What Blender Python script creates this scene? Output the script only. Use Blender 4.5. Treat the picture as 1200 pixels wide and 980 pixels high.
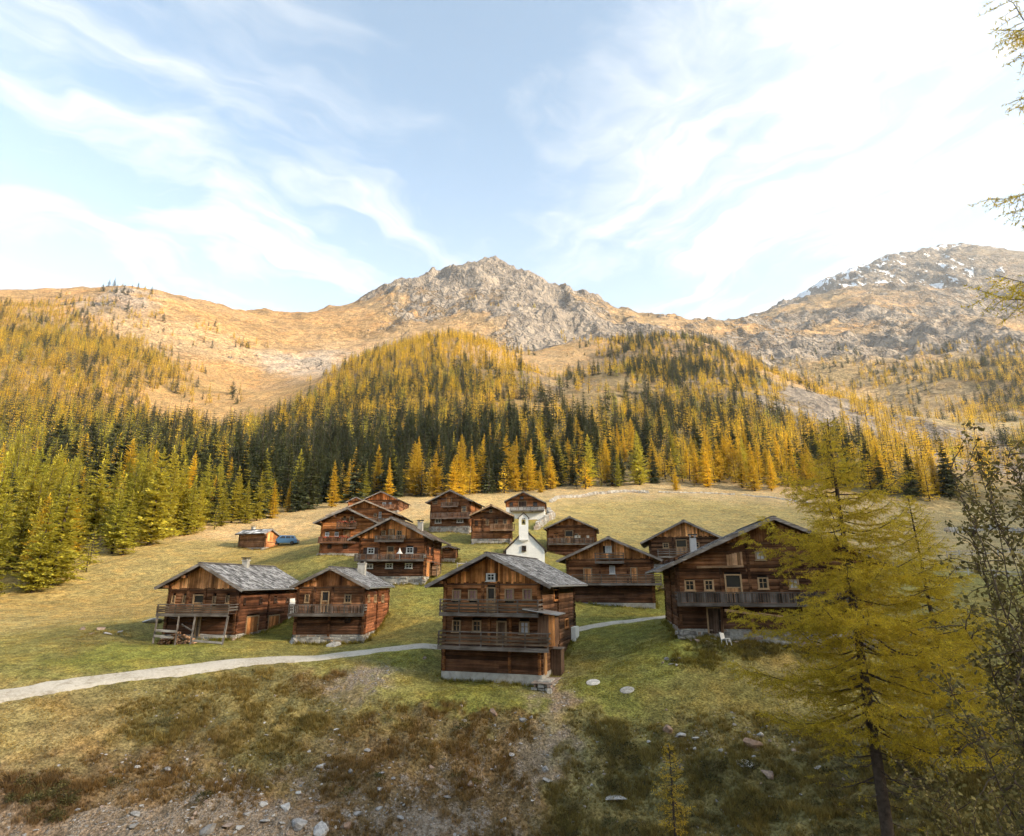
import bpy, math, random
import numpy as np
from mathutils import Vector, Matrix, Euler
R = math.radians
for o in list(bpy.data.objects): bpy.data.objects.remove(o, do_unlink=True)
scn = bpy.context.scene
COL = scn.collection
# ------------------------------------------------------------------ camera
CZ = 14.0                      # eye height above the stream bed
PITCH = R(15.2); F = 700.0     # focal length in photo pixels (1200 wide)
cam_d = bpy.data.cameras.new('camera'); cam = bpy.data.objects.new('camera', cam_d); COL.objects.link(cam)
cam.location = (0, 0, CZ); cam.rotation_euler = (R(90)+PITCH, 0, 0)
cam_d.sensor_fit = 'HORIZONTAL'; cam_d.sensor_width = 36; cam_d.lens = 36*F/1200
cam_d.clip_start = 0.1; cam_d.clip_end = 12000
scn.camera = cam
# ------------------------------------------------------------------ light
SUN_AZ, SUN_EL = 112.0, 25.0   # degrees clockwise from the view direction, above the horizon
EXPOSURE = 2.12
SKY_STRENGTH = 0.15
sun_d = bpy.data.lights.new('sun', 'SUN'); sun = bpy.data.objects.new('sun', sun_d); COL.objects.link(sun)
sun_d.energy = 2.9; sun_d.angle = R(8.0); sun_d.color = (1.0, 0.84, 0.62)
SD = Vector((math.sin(R(SUN_AZ))*math.cos(R(SUN_EL)), math.cos(R(SUN_AZ))*math.cos(R(SUN_EL)), math.sin(R(SUN_EL))))
sun.rotation_euler = SD.to_track_quat('Z', 'Y').to_euler(); sun.location = (60, -40, 80)
scn.view_settings.view_transform = 'Standard'; scn.view_settings.look = 'None'
scn.view_settings.gamma = 1.0; scn.view_settings.use_curve_mapping = False
scn.view_settings.exposure = EXPOSURE
scn.cycles.use_denoising = True
scn.cycles.use_adaptive_sampling = True; scn.cycles.adaptive_threshold = 0.03
scn.cycles.max_bounces = 4; scn.cycles.diffuse_bounces = 2; scn.cycles.transmission_bounces = 2; scn.cycles.transparent_max_bounces = 4
scn.cycles.volume_bounces = 1

class NT:
    """tiny node-tree helper"""
    def __init__(s, nt): s.nt = nt
    def n(s, typ, ins=None, **kw):
        nd = s.nt.nodes.new(typ)
        for k, v in kw.items(): setattr(nd, k, v)
        for k, v in (ins or {}).items():
            sock = nd.inputs[k]
            if isinstance(v, bpy.types.NodeSocket): s.nt.links.new(v, sock)
            else:
                if isinstance(v, (tuple, list)) and len(v) == 3 and sock.type == 'RGBA': v = (*v, 1)
                sock.default_value = v
        return nd
    def math(s, op, a, b=0.0, c=None, clamp=False):
        d = {0: a, 1: b}
        if c is not None: d[2] = c
        return s.n('ShaderNodeMath', d, operation=op, use_clamp=clamp).outputs[0]
    def mix(s, f, a, b, blend='MIX'):
        nd = s.n('ShaderNodeMix', data_type='RGBA', blend_type=blend)
        for i, v in ((0, f), (6, a), (7, b)):
            if isinstance(v, bpy.types.NodeSocket): s.nt.links.new(v, nd.inputs[i])
            else: nd.inputs[i].default_value = (*v, 1) if isinstance(v, (tuple, list)) and len(v) == 3 else v
        return nd.outputs[2]
    def ramp(s, f, lo, hi, a=0.0, b=1.0, smooth=True):
        return s.n('ShaderNodeMapRange', {0: f, 1: lo, 2: hi, 3: a, 4: b}, interpolation_type='SMOOTHSTEP' if smooth else 'LINEAR').outputs[0]
    def noise(s, vec, scale, detail=4, rough=0.55, dist=0.0):
        return s.n('ShaderNodeTexNoise', {'Vector': vec, 'Scale': scale, 'Detail': detail, 'Roughness': rough, 'Distortion': dist}).outputs[0]
    def mapping(s, vec, loc=(0,0,0), rot=(0,0,0), scale=(1,1,1)):
        if any(rot): vec = s.n('ShaderNodeMapping', {'Vector': vec, 'Rotation': rot}).outputs[0]     # turn first, then stretch
        return s.n('ShaderNodeMapping', {'Vector': vec, 'Location': loc, 'Scale': scale}).outputs[0]

# ------------------------------------------------------------------ sky with thin cirrus
w = bpy.data.worlds.new('World'); scn.world = w; w.use_nodes = True
w.node_tree.nodes.clear(); T = NT(w.node_tree)
sky = T.n('ShaderNodeTexSky', sky_type='NISHITA', sun_disc=False, sun_elevation=R(SUN_EL), sun_rotation=R(SUN_AZ),
          altitude=1800.0, air_density=1.0, dust_density=1.2, ozone_density=1.0)
gen = T.n('ShaderNodeTexCoord').outputs['Generated']
sep = T.n('ShaderNodeSeparateXYZ', {0: gen}); dx, dy, dz = sep.outputs
zz = T.math('ADD', T.math('MAXIMUM', dz, 0.0), 0.06)
cx_, cy_ = T.math('DIVIDE', dx, zz), T.math('DIVIDE', dy, zz)
P = T.n('ShaderNodeCombineXYZ', {0: cx_, 1: cy_, 2: 0.0}).outputs[0]
warp = T.n('ShaderNodeTexNoise', {'Vector': P, 'Scale': 1.5, 'Detail': 4.0}).outputs[1]
wv = T.n('ShaderNodeVectorMath', {0: warp, 1: (0.5, 0.5, 0.5)}, operation='SUBTRACT').outputs[0]
wv = T.n('ShaderNodeVectorMath', {0: wv, 3: 0.95}, operation='SCALE').outputs[0]
Pw = T.n('ShaderNodeVectorMath', {0: P, 1: wv}, operation='ADD').outputs[0]
# streaks: north-east running west of the clear lane, fanning south-east beyond it
lw = T.mapping(Pw, rot=(0, 0, R(-42)), scale=(0.75, 1.9, 1))
fl = T.noise(lw, 1.9, 6, 0.58)
fl2 = T.noise(T.mapping(Pw, rot=(0, 0, R(-36)), scale=(0.9, 9.0, 1)), 2.2, 4, 0.6)
fl = T.math('ADD', T.math('MULTIPLY', fl, 0.84), T.math('MULTIPLY', fl2, 0.16))
frr = T.noise(T.mapping(Pw, rot=(0, 0, R(62)), scale=(0.7, 2.6, 1)), 1.7, 6, 0.60)
wb = T.math('MULTIPLY', T.math('SUBTRACT', T.noise(T.mapping(Pw, rot=(0, 0, R(-38)), scale=(1.0, 1.9, 1)), 1.6, 5, 0.62), 0.5), 0.85)
bnd = T.math('SUBTRACT', T.math('ADD', cx_, 0.40), T.math('MULTIPLY', T.math('SUBTRACT', cy_, 0.83), 0.55))
mL = T.ramp(T.math('ADD', bnd, wb), -0.45, 0.30, 1, 0)
mR = T.ramp(T.math('ADD', cx_, wb), 0.0, 0.46)
dL = T.math('MULTIPLY', T.ramp(fl, 0.38, 0.68, 0.05, 0.95), mL)
dR = T.math('MULTIPLY', T.ramp(frr, 0.38, 0.68, 0.26, 1.0), mR)
dens = T.math('ADD', dL, dR, clamp=True)
dens = T.math('MAXIMUM', dens, T.ramp(dz, 0.05, 0.70, 0.70, 0.04))     # milky air towards the ridges
dens = T.math('MULTIPLY', dens, 0.97)
skyc = T.n('ShaderNodeHueSaturation', {'Saturation': 0.78, 'Value': 0.86, 'Color': T.mix(1.0, sky.outputs[0], (0.62, 0.80, 0.745), 'MULTIPLY')}).outputs[0]
cloudc = T.mix(T.math('MULTIPLY', mR, T.ramp(dens, .4, 1)), (2.05, 2.02, 1.95), (3.2, 3.05, 2.75))     # thin veil to thick sunlit sheet
cloud = T.mix(dens, skyc, cloudc)
w.cycles.sampling_method = 'MANUAL'; w.cycles.sample_map_resolution = 256
bg = T.n('ShaderNodeBackground', {'Color': cloud, 'Strength': SKY_STRENGTH})
T.nt.links.new(bg.outputs[0], T.n('ShaderNodeOutputWorld').inputs[0])

# ------------------------------------------------------------------ pixels <-> places
cp, sp_ = math.cos(PITCH), math.sin(PITCH)
def ray(px, py):
    u, v = (px-600)/F, (py-490)/F
    return np.array([u, cp+v*sp_, sp_-v*cp])
def pt(px, py, Y):
    d = ray(px, py); return np.array([0, 0, CZ]) + d*(Y/d[1])
def project(p):
    x, y, z = p[..., 0], p[..., 1], p[..., 2]-CZ
    dep = y*cp+z*sp_
    return 600+F*x/dep, 490-F*(z*cp-y*sp_)/dep, dep

# ------------------------------------------------------------------ noise
def _h(ix, iy, seed):
    ix = ix.astype(np.int64); iy = iy.astype(np.int64)
    n = (ix*374761393 + iy*668265263 + seed*974711) & 0xffffffff
    n = ((n ^ (n >> 13))*1274126177) & 0xffffffff
    n = (n ^ (n >> 16)) & 0xffff
    return n*(2*math.pi/65536.0)
def perlin(x, y, seed=0):
    x = np.asarray(x, float); y = np.asarray(y, float)
    x0, y0 = np.floor(x), np.floor(y); fx, fy = x-x0, y-y0
    u, v = fx*fx*fx*(fx*(fx*6-15)+10), fy*fy*fy*(fy*(fy*6-15)+10)
    def g(i, j):
        a = _h(x0+i, y0+j, seed); return np.cos(a)*(fx-i)+np.sin(a)*(fy-j)
    a = g(0, 0)*(1-u)+g(1, 0)*u; b = g(0, 1)*(1-u)+g(1, 1)*u
    return (a*(1-v)+b*v)*1.4
def fbm(x, y, octv=4, seed=0, gain=0.5):
    s = 0; a = 1.0
    for i in range(octv):
        s = s+a*perlin(x, y, seed+i*17); x = x*2.03+3.1; y = y*2.03-1.7; a *= gain
    return s
def ridged(x, y, octv=5, seed=0, gain=0.5):
    s = 0; a = 1.0; wgt = 1.0
    for i in range(octv):
        n = 1-np.abs(perlin(x, y, seed+i*23)); n = n*n*wgt; wgt = np.clip(n*1.6, 0, 1)
        s = s+a*n; x = x*2.07+1.3; y = y*2.07+5.1; a *= gain
    return s

# ------------------------------------------------------------------ lie of the land: (photo px, photo py, distance)
LAND = [
 # foot and crest of the near bank
 (-150,980,29),(0,980,30.5),(200,980,31.5),(400,980,33),(600,980,33.5),(800,980,31.5),(950,980,29),(1100,980,26.5),(1250,980,25),
 (0,905,33.5),(200,890,36.5),(400,880,38),(600,895,37),(800,900,35),(950,905,33),(1100,890,32),
 (-150,850,34),(0,832,37.5),(100,815,40),(200,800,43),(300,788,45.2),(400,786,45.6),(470,797,44.2),(540,812,42.4),(620,822,41.3),(700,826,40.6),(800,832,38.5),(900,845,37.5),(1000,830,37.5),(1120,820,37),(1250,820,36),
 # the track
 (-150,832,36),(0,815,38.8),(100,800,41.5),(200,787,44.3),(300,776,47),(400,768,49),(500,757,51.5),(700,733,58),(780,722,61),
 # meadow and house pads
 (518,800,45),(635,800,44.5),(673,752,53),(560,770,52),(735,809,41.5),(800,790,42.5),(720,770,48),(797,752,46),(900,752,46),(1000,755,46),(1120,740,47),(1250,730,47),
 (185,752,53),(273,750,52),(345,732,61),(344,755,53),(424,755,53),(455,735,60),(60,750,50),(-150,760,45),(0,760,50),(110,735,56),
 (-150,710,66),(0,702,75),(100,680,85),(160,665,92),(200,650,100),(290,643,106),(250,626,120),(340,624,125),(300,690,80),(390,665,80),
 (458,685,73),(500,681,74),(375,651,86),(430,650,88),(447,602,140),(400,608,135),(504,624,108),(560,618,115),(552,638,95),(600,638,95),(590,608,128),(640,610,128),
 (612,664,80),(670,655,100),(705,650,104),(665,709,65),(770,709,66),(762,672,76),(845,668,78),(540,660,84),(720,640,115),(900,650,100),(1000,660,95),(1150,690,75),(1250,700,70),
 (1150,655,105),(1200,640,120),(1120,625,150),(1250,630,140),(1000,600,175),(1100,600,190),(1250,600,200),
 (700,580,195),(800,578,200),(900,584,195),(600,588,172),(540,592,158),(480,588,170),(340,600,160),(720,610,150),(850,610,150),
 # wood beside the field
 (-150,640,125),(0,625,130),(100,602,150),(200,592,170),(-150,560,220),(0,540,240),(100,535,260),(220,545,260),
 # wooded middle hill
 (300,580,200),(400,578,210),(500,570,225),(620,568,225),(350,530,300),(500,520,310),(620,500,330),(300,505,400),(400,470,470),(500,455,480),(580,460,480),
 (440,425,620),(490,402,680),(530,396,700),(570,408,700),(620,440,620),(340,485,480),(660,455,640),
 (530,415,900),(440,425,900),(600,425,950),
 # second wooded hill
 (700,555,240),(800,555,240),(900,560,235),(1000,555,240),(700,500,360),(800,490,400),(900,490,420),(1000,500,400),(1080,530,350),
 (700,435,600),(760,400,780),(800,396,800),(850,412,740),(900,438,650),(960,462,560),(1020,490,480),(1080,525,400),
 (780,420,1000),(900,450,850),(1000,480,700),
 # left heights
 (-150,500,360),(0,492,340),(100,492,380),(200,500,430),(0,400,620),(100,405,680),(180,430,640),(215,470,560),(-150,400,600),
 (-150,345,900),(0,344,900),(50,352,930),(90,343,980),(125,336,1000),(165,342,1000),(210,353,1020),(250,362,1080),(300,371,1200),(350,367,1300),(420,359,1400),
 (230,500,500),(260,460,680),(300,440,800),(360,425,900),(240,420,800),(320,400,1000),(400,395,1100),
 (0,360,1300),(125,365,1400),(300,385,1700),(-150,365,1300),
 # rock peak
 (440,348,1420),(480,334,1470),(520,322,1500),(545,314,1510),(572,312,1520),(600,325,1500),(612,322,1510),(650,340,1480),(690,350,1450),(730,366,1400),(780,376,1300),(840,379,1500),(875,382,1700),
 (500,370,1200),(560,365,1200),(600,385,1050),(650,385,1100),(640,410,900),(700,400,1000),(560,345,1350),(620,350,1350),
 (560,330,1900),(650,360,1900),(450,370,1800),(760,385,1700),
 # snowy mountain
 (895,370,2300),(950,341,2500),(1000,318,2600),(1050,306,2700),(1085,297,2750),(1120,289,2750),(1150,298,2700),(1190,312,2650),(1260,332,2600),(1400,365,2500),
 (960,392,1300),(1010,372,1500),(1060,357,1600),(1100,362,1550),(1150,368,1500),(1200,375,1450),(1300,370,1400),
 (950,420,1000),(1040,410,1100),(1130,380,1150),(1200,385,1050),(1100,450,750),(1180,430,800),(1080,490,600),(1150,490,560),(1250,470,600),(1180,520,420),(1250,540,360),
 (1120,340,3300),(950,380,3200),(870,400,2600),(1300,350,3300),
]
XYZ = [(0,0,-1.8),(2,1.5,-2.2),(-2,1.5,-2.2),(0,4,-4.0),(4,4,-4.4),(-4,4,-4.2),(0,10,-8.0),(8,10,-8.6),(-8,10,-8.4),(12,12,-9.0),(18,14,-8.6),(26,16,-8.4),(-14,13,-10),
       (0,19,-13.4),(12,18,-12.4),(-14,19,-13.6),(0,25,-14.5),(-14,24,-14.5),(13,23,-11.6),(24,22,-10.5)]
def _ctrl():
    pts = [pt(*c) for c in LAND]; pts = np.array(pts); pts[:, 2] -= CZ
    pts = np.vstack([pts, np.array(XYZ, float)+np.array([0.001, 0.3, 0])])
    r = np.hypot(pts[:, 0], pts[:, 1]); return np.arctan2(pts[:, 0], pts[:, 1]), np.log(r), pts[:, 2]/(r+2.0)
_ca, _cs, _ce = _ctrl()
def _phi(d2): return np.where(d2 > 1e-12, 0.5*d2*np.log(np.maximum(d2, 1e-12)), 0.0)
def _fit(a, s, val, lam=2e-4):
    n = len(a); K = _phi((a[:, None]-a[None])**2+(s[:, None]-s[None])**2)+lam*np.eye(n)
    Pm = np.stack([np.ones(n), a, s], 1); A = np.zeros((n+3, n+3)); A[:n, :n] = K; A[:n, n:] = Pm; A[n:, :n] = Pm.T
    return np.linalg.solve(A, np.concatenate([val, np.zeros(3)]))
_w = _fit(_ca, _cs, _ce)
def _evalrbf(a, s):
    out = np.empty(a.shape); af, sf, of = a.ravel(), s.ravel(), out.ravel()
    for i in range(0, len(af), 40000):
        A, S = af[i:i+40000], sf[i:i+40000]
        of[i:i+40000] = _phi((A[:, None]-_ca)**2+(S[:, None]-_cs)**2) @ _w[:-3] + _w[-3]+_w[-2]*A+_w[-1]*S
    return of.reshape(a.shape)

# ground cover: (px, py, Y, (r,g,b) albedo, rock 0-1, bare soil 0-1, snow 0-1)
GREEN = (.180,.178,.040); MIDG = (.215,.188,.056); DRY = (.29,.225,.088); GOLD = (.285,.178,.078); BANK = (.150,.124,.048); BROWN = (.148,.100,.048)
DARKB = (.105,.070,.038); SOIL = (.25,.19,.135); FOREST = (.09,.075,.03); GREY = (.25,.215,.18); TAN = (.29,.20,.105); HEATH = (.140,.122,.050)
COVER = [
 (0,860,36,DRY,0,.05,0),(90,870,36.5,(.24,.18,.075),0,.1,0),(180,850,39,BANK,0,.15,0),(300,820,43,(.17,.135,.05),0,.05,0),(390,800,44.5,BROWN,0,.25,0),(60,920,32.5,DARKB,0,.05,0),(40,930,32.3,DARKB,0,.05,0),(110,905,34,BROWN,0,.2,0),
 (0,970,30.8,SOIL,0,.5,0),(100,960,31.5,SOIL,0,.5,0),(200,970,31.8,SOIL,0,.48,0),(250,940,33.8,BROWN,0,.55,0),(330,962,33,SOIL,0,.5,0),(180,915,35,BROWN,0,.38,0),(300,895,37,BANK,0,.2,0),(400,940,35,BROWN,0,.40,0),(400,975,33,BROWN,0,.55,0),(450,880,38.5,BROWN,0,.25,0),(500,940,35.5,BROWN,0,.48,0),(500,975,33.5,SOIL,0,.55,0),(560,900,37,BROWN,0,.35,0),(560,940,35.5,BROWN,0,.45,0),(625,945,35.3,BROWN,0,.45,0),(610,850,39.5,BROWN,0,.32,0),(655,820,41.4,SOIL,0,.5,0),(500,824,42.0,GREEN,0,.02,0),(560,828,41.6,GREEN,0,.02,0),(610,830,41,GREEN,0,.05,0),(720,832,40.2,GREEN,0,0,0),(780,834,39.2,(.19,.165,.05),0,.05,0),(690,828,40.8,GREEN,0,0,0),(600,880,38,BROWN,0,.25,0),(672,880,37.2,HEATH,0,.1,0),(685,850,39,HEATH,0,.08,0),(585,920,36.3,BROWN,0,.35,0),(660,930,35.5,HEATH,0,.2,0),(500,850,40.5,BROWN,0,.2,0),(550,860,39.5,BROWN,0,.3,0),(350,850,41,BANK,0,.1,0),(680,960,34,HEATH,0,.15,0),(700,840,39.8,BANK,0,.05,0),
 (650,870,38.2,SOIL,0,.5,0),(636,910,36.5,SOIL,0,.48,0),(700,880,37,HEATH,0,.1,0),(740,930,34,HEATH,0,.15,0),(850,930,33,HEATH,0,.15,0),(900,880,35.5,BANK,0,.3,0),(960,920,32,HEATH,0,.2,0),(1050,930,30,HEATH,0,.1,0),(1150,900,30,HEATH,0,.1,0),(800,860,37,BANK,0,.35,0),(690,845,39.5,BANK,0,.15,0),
 (480,815,43,MIDG,0,.1,0),(560,812,42.6,GREEN,0,.05,0),(420,797,44.5,(.30,.25,.15),0,.6,0),(390,778,47,MIDG,0,0,0),(460,775,48.5,GREEN,0,0,0),
 (700,800,42.5,GREEN,0,0,0),(780,770,45,GREEN,0,0,0),(850,800,41,(.20,.165,.05),0,.02,0),(930,800,41,(.26,.20,.07),0,0,0),(720,745,54,GREEN,0,0,0),(820,760,44.5,(.12,.108,.03),0,0,0),(1000,780,42,MIDG,0,0,0),(900,755,45.5,(.11,.095,.03),0,.1,0),
 (50,760,50,MIDG,0,0,0),(150,775,47.5,GREEN,0,0,0),(90,750,51,(.14,.115,.04),0,.1,0),(220,770,50,GREEN,0,0,0),(300,760,51,MIDG,0,0,0),(330,745,57,GREEN,0,0,0),(460,740,58,(.22,.18,.05),0,0,0),
 (0,725,62,DRY,0,0,0),(60,710,70,(.30,.22,.08),0,0,0),(130,700,72,(.27,.20,.075),0,0,0),(170,670,90,DRY,0,0,0),(230,640,108,DRY,0,0,0),(300,650,100,(.28,.21,.07),0,0,0),(280,625,122,(.40,.29,.15),0,.2,0),(350,650,95,(.24,.19,.06),0,0,0),(370,670,85,MIDG,0,0,0),
 (500,700,72,GREEN,0,0,0),(480,690,72,MIDG,0,0,0),(540,650,88,MIDG,0,0,0),(560,630,100,MIDG,0,0,0),(500,600,140,(.40,.29,.14),0,.05,0),(480,595,155,(.34,.26,.14),0,.1,0),(570,590,165,(.38,.28,.13),0,.1,0),
 (640,625,118,MIDG,0,0,0),(720,600,160,(.265,.215,.088),0,0,0),(800,590,175,(.265,.215,.088),0,0,0),(880,600,165,(.265,.215,.088),0,0,0),(740,625,125,(.25,.205,.082),0,0,0),(760,700,70,GREEN,0,0,0),(700,575,205,(.34,.26,.14),0,.1,0),(800,573,207,(.34,.26,.14),0,.1,0),(900,578,207,(.34,.26,.14),0,.1,0),
 (1100,620,150,(.36,.275,.13),0,0,0),(1180,640,120,(.36,.275,.13),0,0,0),(1150,610,180,(.36,.275,.13),0,0,0),(1150,690,75,MIDG,0,0,0),
 (0,600,150,FOREST,0,0,0),(100,580,190,FOREST,0,0,0),(200,570,210,FOREST,0,0,0),(400,560,240,FOREST,0,0,0),(600,560,240,FOREST,0,0,0),(800,550,245,FOREST,0,0,0),(1000,560,235,FOREST,0,0,0),
 (500,500,360,FOREST,0,0,0),(400,480,450,FOREST,0,0,0),(520,440,530,(.16,.12,.05),.3,0,0),(540,400,690,TAN,.2,0,0),(600,480,420,(.2,.14,.06),.3,0,0),
 (700,520,320,FOREST,.1,0,0),(800,480,430,(.14,.11,.05),.3,0,0),(780,410,770,TAN,.5,0,0),(900,470,500,(.2,.15,.07),.4,0,0),(980,470,540,GREY,1.0,0,0),(960,480,500,GREY,1.0,0,0),(940,470,540,GREY,1.0,0,0),(985,495,450,GREY,1.0,0,0),(960,500,430,GREY,.9,0,0),(920,460,600,TAN,.1,0,0),(1050,520,420,(.35,.25,.14),.6,0,0),(650,450,600,(.3,.21,.11),.5,0,0),(640,470,520,(.3,.22,.12),.5,0,0),(690,450,560,(.27,.2,.1),.45,0,0),
 (0,480,350,FOREST,0,0,0),(100,470,420,FOREST,0,0,0),(0,400,620,(.2,.15,.06),0,0,0),(100,400,680,(.2,.15,.06),0,0,0),(200,440,620,(.3,.2,.08),.05,0,0),
 (0,355,850,GOLD,.05,0,0),(60,360,900,GOLD,.1,0,0),(125,340,1000,GOLD,.25,0,0),(150,355,950,GREY,.55,0,0),(200,365,980,GOLD,.15,0,0),(250,380,1000,GOLD,.2,0,0),(245,410,860,(.42,.29,.16),.4,0,0),(205,395,850,(.42,.29,.16),.3,0,0),(270,440,780,GOLD,.15,0,0),(240,480,580,(.42,.27,.12),.05,0,0),(300,400,1000,GOLD,.1,0,0),(350,380,1250,GOLD,.25,0,0),(350,435,880,(.40,.33,.26),.4,0,0),(400,370,1350,GOLD,.2,0,0),(330,370,1300,GOLD,.3,0,0),(420,385,1200,GOLD,.3,0,0),
 (450,370,1350,TAN,.45,0,0),(480,340,1450,GREY,.8,0,0),(520,320,1480,GREY,.75,0,0),(560,310,1500,GREY,.8,0,0),(600,325,1480,GREY,.75,0,0),(560,350,1320,(.28,.2,.12),.65,0,0),(500,365,1250,TAN,.7,0,0),(540,380,1100,(.42,.28,.14),.35,0,0),(575,395,950,(.42,.28,.14),.5,0,0),(610,370,1200,GREY,.95,0,0),(650,350,1400,GREY,.9,0,0),(680,360,1400,(.38,.28,.17),.5,0,0),(660,385,1150,GREY,.9,0,0),(620,400,950,GREY,.9,0,0),(650,415,880,(.38,.25,.11),.2,0,0),(700,385,1200,GREY,.75,0,0),(740,380,1300,(.4,.28,.15),.4,0,0),(720,410,900,(.38,.25,.12),.3,0,0),(800,382,1350,(.4,.27,.14),.45,0,0),(860,395,1300,(.4,.27,.14),.5,0,0),
 (920,362,2350,GREY,.9,0,.2),(960,350,2450,GREY,.75,0,.62),(1000,330,2550,GREY,.75,0,.6),(1040,310,2650,GREY,.8,0,.75),(1080,300,2700,GREY,.8,0,.45),(1130,300,2700,GREY,.9,0,.08),(1180,310,2600,GREY,.8,0,0),(1100,330,2400,GREY,.65,0,.12),(1170,345,2200,(.26,.21,.15),.5,0,0),(1040,345,2200,GREY,.65,0,.3),(960,372,1900,TAN,.4,0,.1),
 (920,392,1400,TAN,.7,0,0),(980,390,1300,(.4,.27,.14),.35,0,0),(1020,372,1500,GREY,.9,0,0),(1060,365,1550,(.42,.27,.13),.3,0,0),(1100,365,1500,GREY,.8,0,0),(1030,400,1150,GREY,.7,0,0),(960,420,1050,GREY,.8,0,0),(1000,440,900,(.36,.26,.13),.3,0,0),(1070,430,900,(.36,.26,.14),.35,0,0),(1120,390,1100,GREY,.8,0,0),(1150,400,1000,GREY,.75,0,0),(1090,480,650,(.36,.27,.15),.25,0,0),(1120,510,520,(.34,.27,.14),.15,0,0),(1180,440,780,(.2,.15,.07),.3,0,0),(1190,390,1050,TAN,.3,0,0),
]
_cc = np.array([pt(*c[:3]) for c in COVER]); _cca = np.arctan2(_cc[:, 0], _cc[:, 1]); _ccs = np.log(np.hypot(_cc[:, 0], _cc[:, 1]))
_ccv = np.array([[*[v*(.74 if c[2] > 500 and c[3] not in (GOLD, GREY, TAN) else 1) for v in c[3]], c[4], c[5], c[6]] for c in COVER])
def cover(a, s):
    """blend of the cover values at azimuth a, log range s"""
    af, sf = a.ravel(), s.ravel(); out = np.empty((len(af), 6))
    for i in range(0, len(af), 40000):
        A, S = af[i:i+40000], sf[i:i+40000]
        wa = fbm(A*24, S*24, 4, 71, .6)*0.03; wb_ = fbm(A*24+9, S*24+4, 4, 83, .6)*0.03
        d2 = (A[:, None]+wa[:, None]-_cca)**2+((S+wb_)[:, None]-_ccs)**2
        k = 1/(d2+4e-4)**1.9
        out[i:i+40000] = (k @ _ccv)/k.sum(1)[:, None]
    return out.reshape(a.shape+(6,))

def ground_rel(x, y, cov=None):
    x = np.asarray(x, float); y = np.asarray(y, float)
    r = np.maximum(np.hypot(x, y), 0.5); a = np.arctan2(x, y); s = np.log(r)
    ac = np.clip(a, -0.9, 0.9)
    z = _evalrbf(ac, np.clip(s, 0.2, 8.3))*(r+2.0)
    if cov is None: cov = cover(ac, s)
    rock, soil = cov[..., 3], cov[..., 4]
    near = np.clip((r-20)/12, 0, 1)
    bankw = np.clip((0.20-(cov[..., 0]))/0.06, 0, 1)*np.clip((0.155-cov[..., 1])/.02, 0, 1)*np.clip((60-r)/12, 0, 1)
    soilw = soil*np.clip((60-r)/12, 0, 1)
    z = z + near*np.clip((300-r)/100, 0, 1)*(0.10*fbm(x/4.5, y/4.5, 3, 5)+np.clip((r-50)/60, 0, 1)*0.35*fbm(x/14, y/14, 3, 9))
    z = z + near*bankw*(0.30*fbm(x/1.5, y/1.5, 4, 12)+0.10*np.abs(fbm(x/.45, y/.45, 2, 15))) + near*soilw*(0.13*fbm(x/.7, y/.7, 4, 21)-0.04)
    far = np.clip((r-230)/300, 0, 1)
    z = z + far*(6*fbm(x/75, y/75, 4, 31)*(0.5+rock))
    mt = np.clip((r-650)/500, 0, 1)
    ru = ridged(x/190+0.3*perlin(x/130, y/130, 3), y/190, 6, 41, 0.55)-0.9
    gr = fbm(x/55, y/55, 5, 51, 0.6)
    z = z + mt*np.clip(rock*1.25-.1, 0.06, 1)*(30*ru+11*gr)*np.clip(r/1500, .5, 1)*np.where(r > 1700, .95, 1)
    # banks and slopes outside the view: the valley side the camera stands on, plus an added ridge keeping part of the sun off the village
    back = np.clip((np.abs(a)-0.9)/0.35, 0, 1); back = back*back*(3-2*back)
    side = np.clip(x/640.0, 0, 1); side = side*side*(3-2*side)
    zb = -2.5-2.0*np.clip(y, 0, 30)/5 + 0.16*np.clip(-y, 0, 600) + 0.0*x
    ridge = 268*side*np.clip((330-y)/260, 0, 1) - np.clip(x-760, 0, 900)*0.3*np.clip((330-y)/260, 0, 1)  # added unseen ridge, its height set to screen part of the sun
    zb = zb + ridge + far*14*fbm(x/120, y/120, 4, 61) - np.clip(r-1400, 0, 3000)*0.25
    return z*(1-back)+np.maximum(zb, -20)*back
def gz(x, y): return float(ground_rel(np.array([x]), np.array([y]))[0])+CZ

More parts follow.
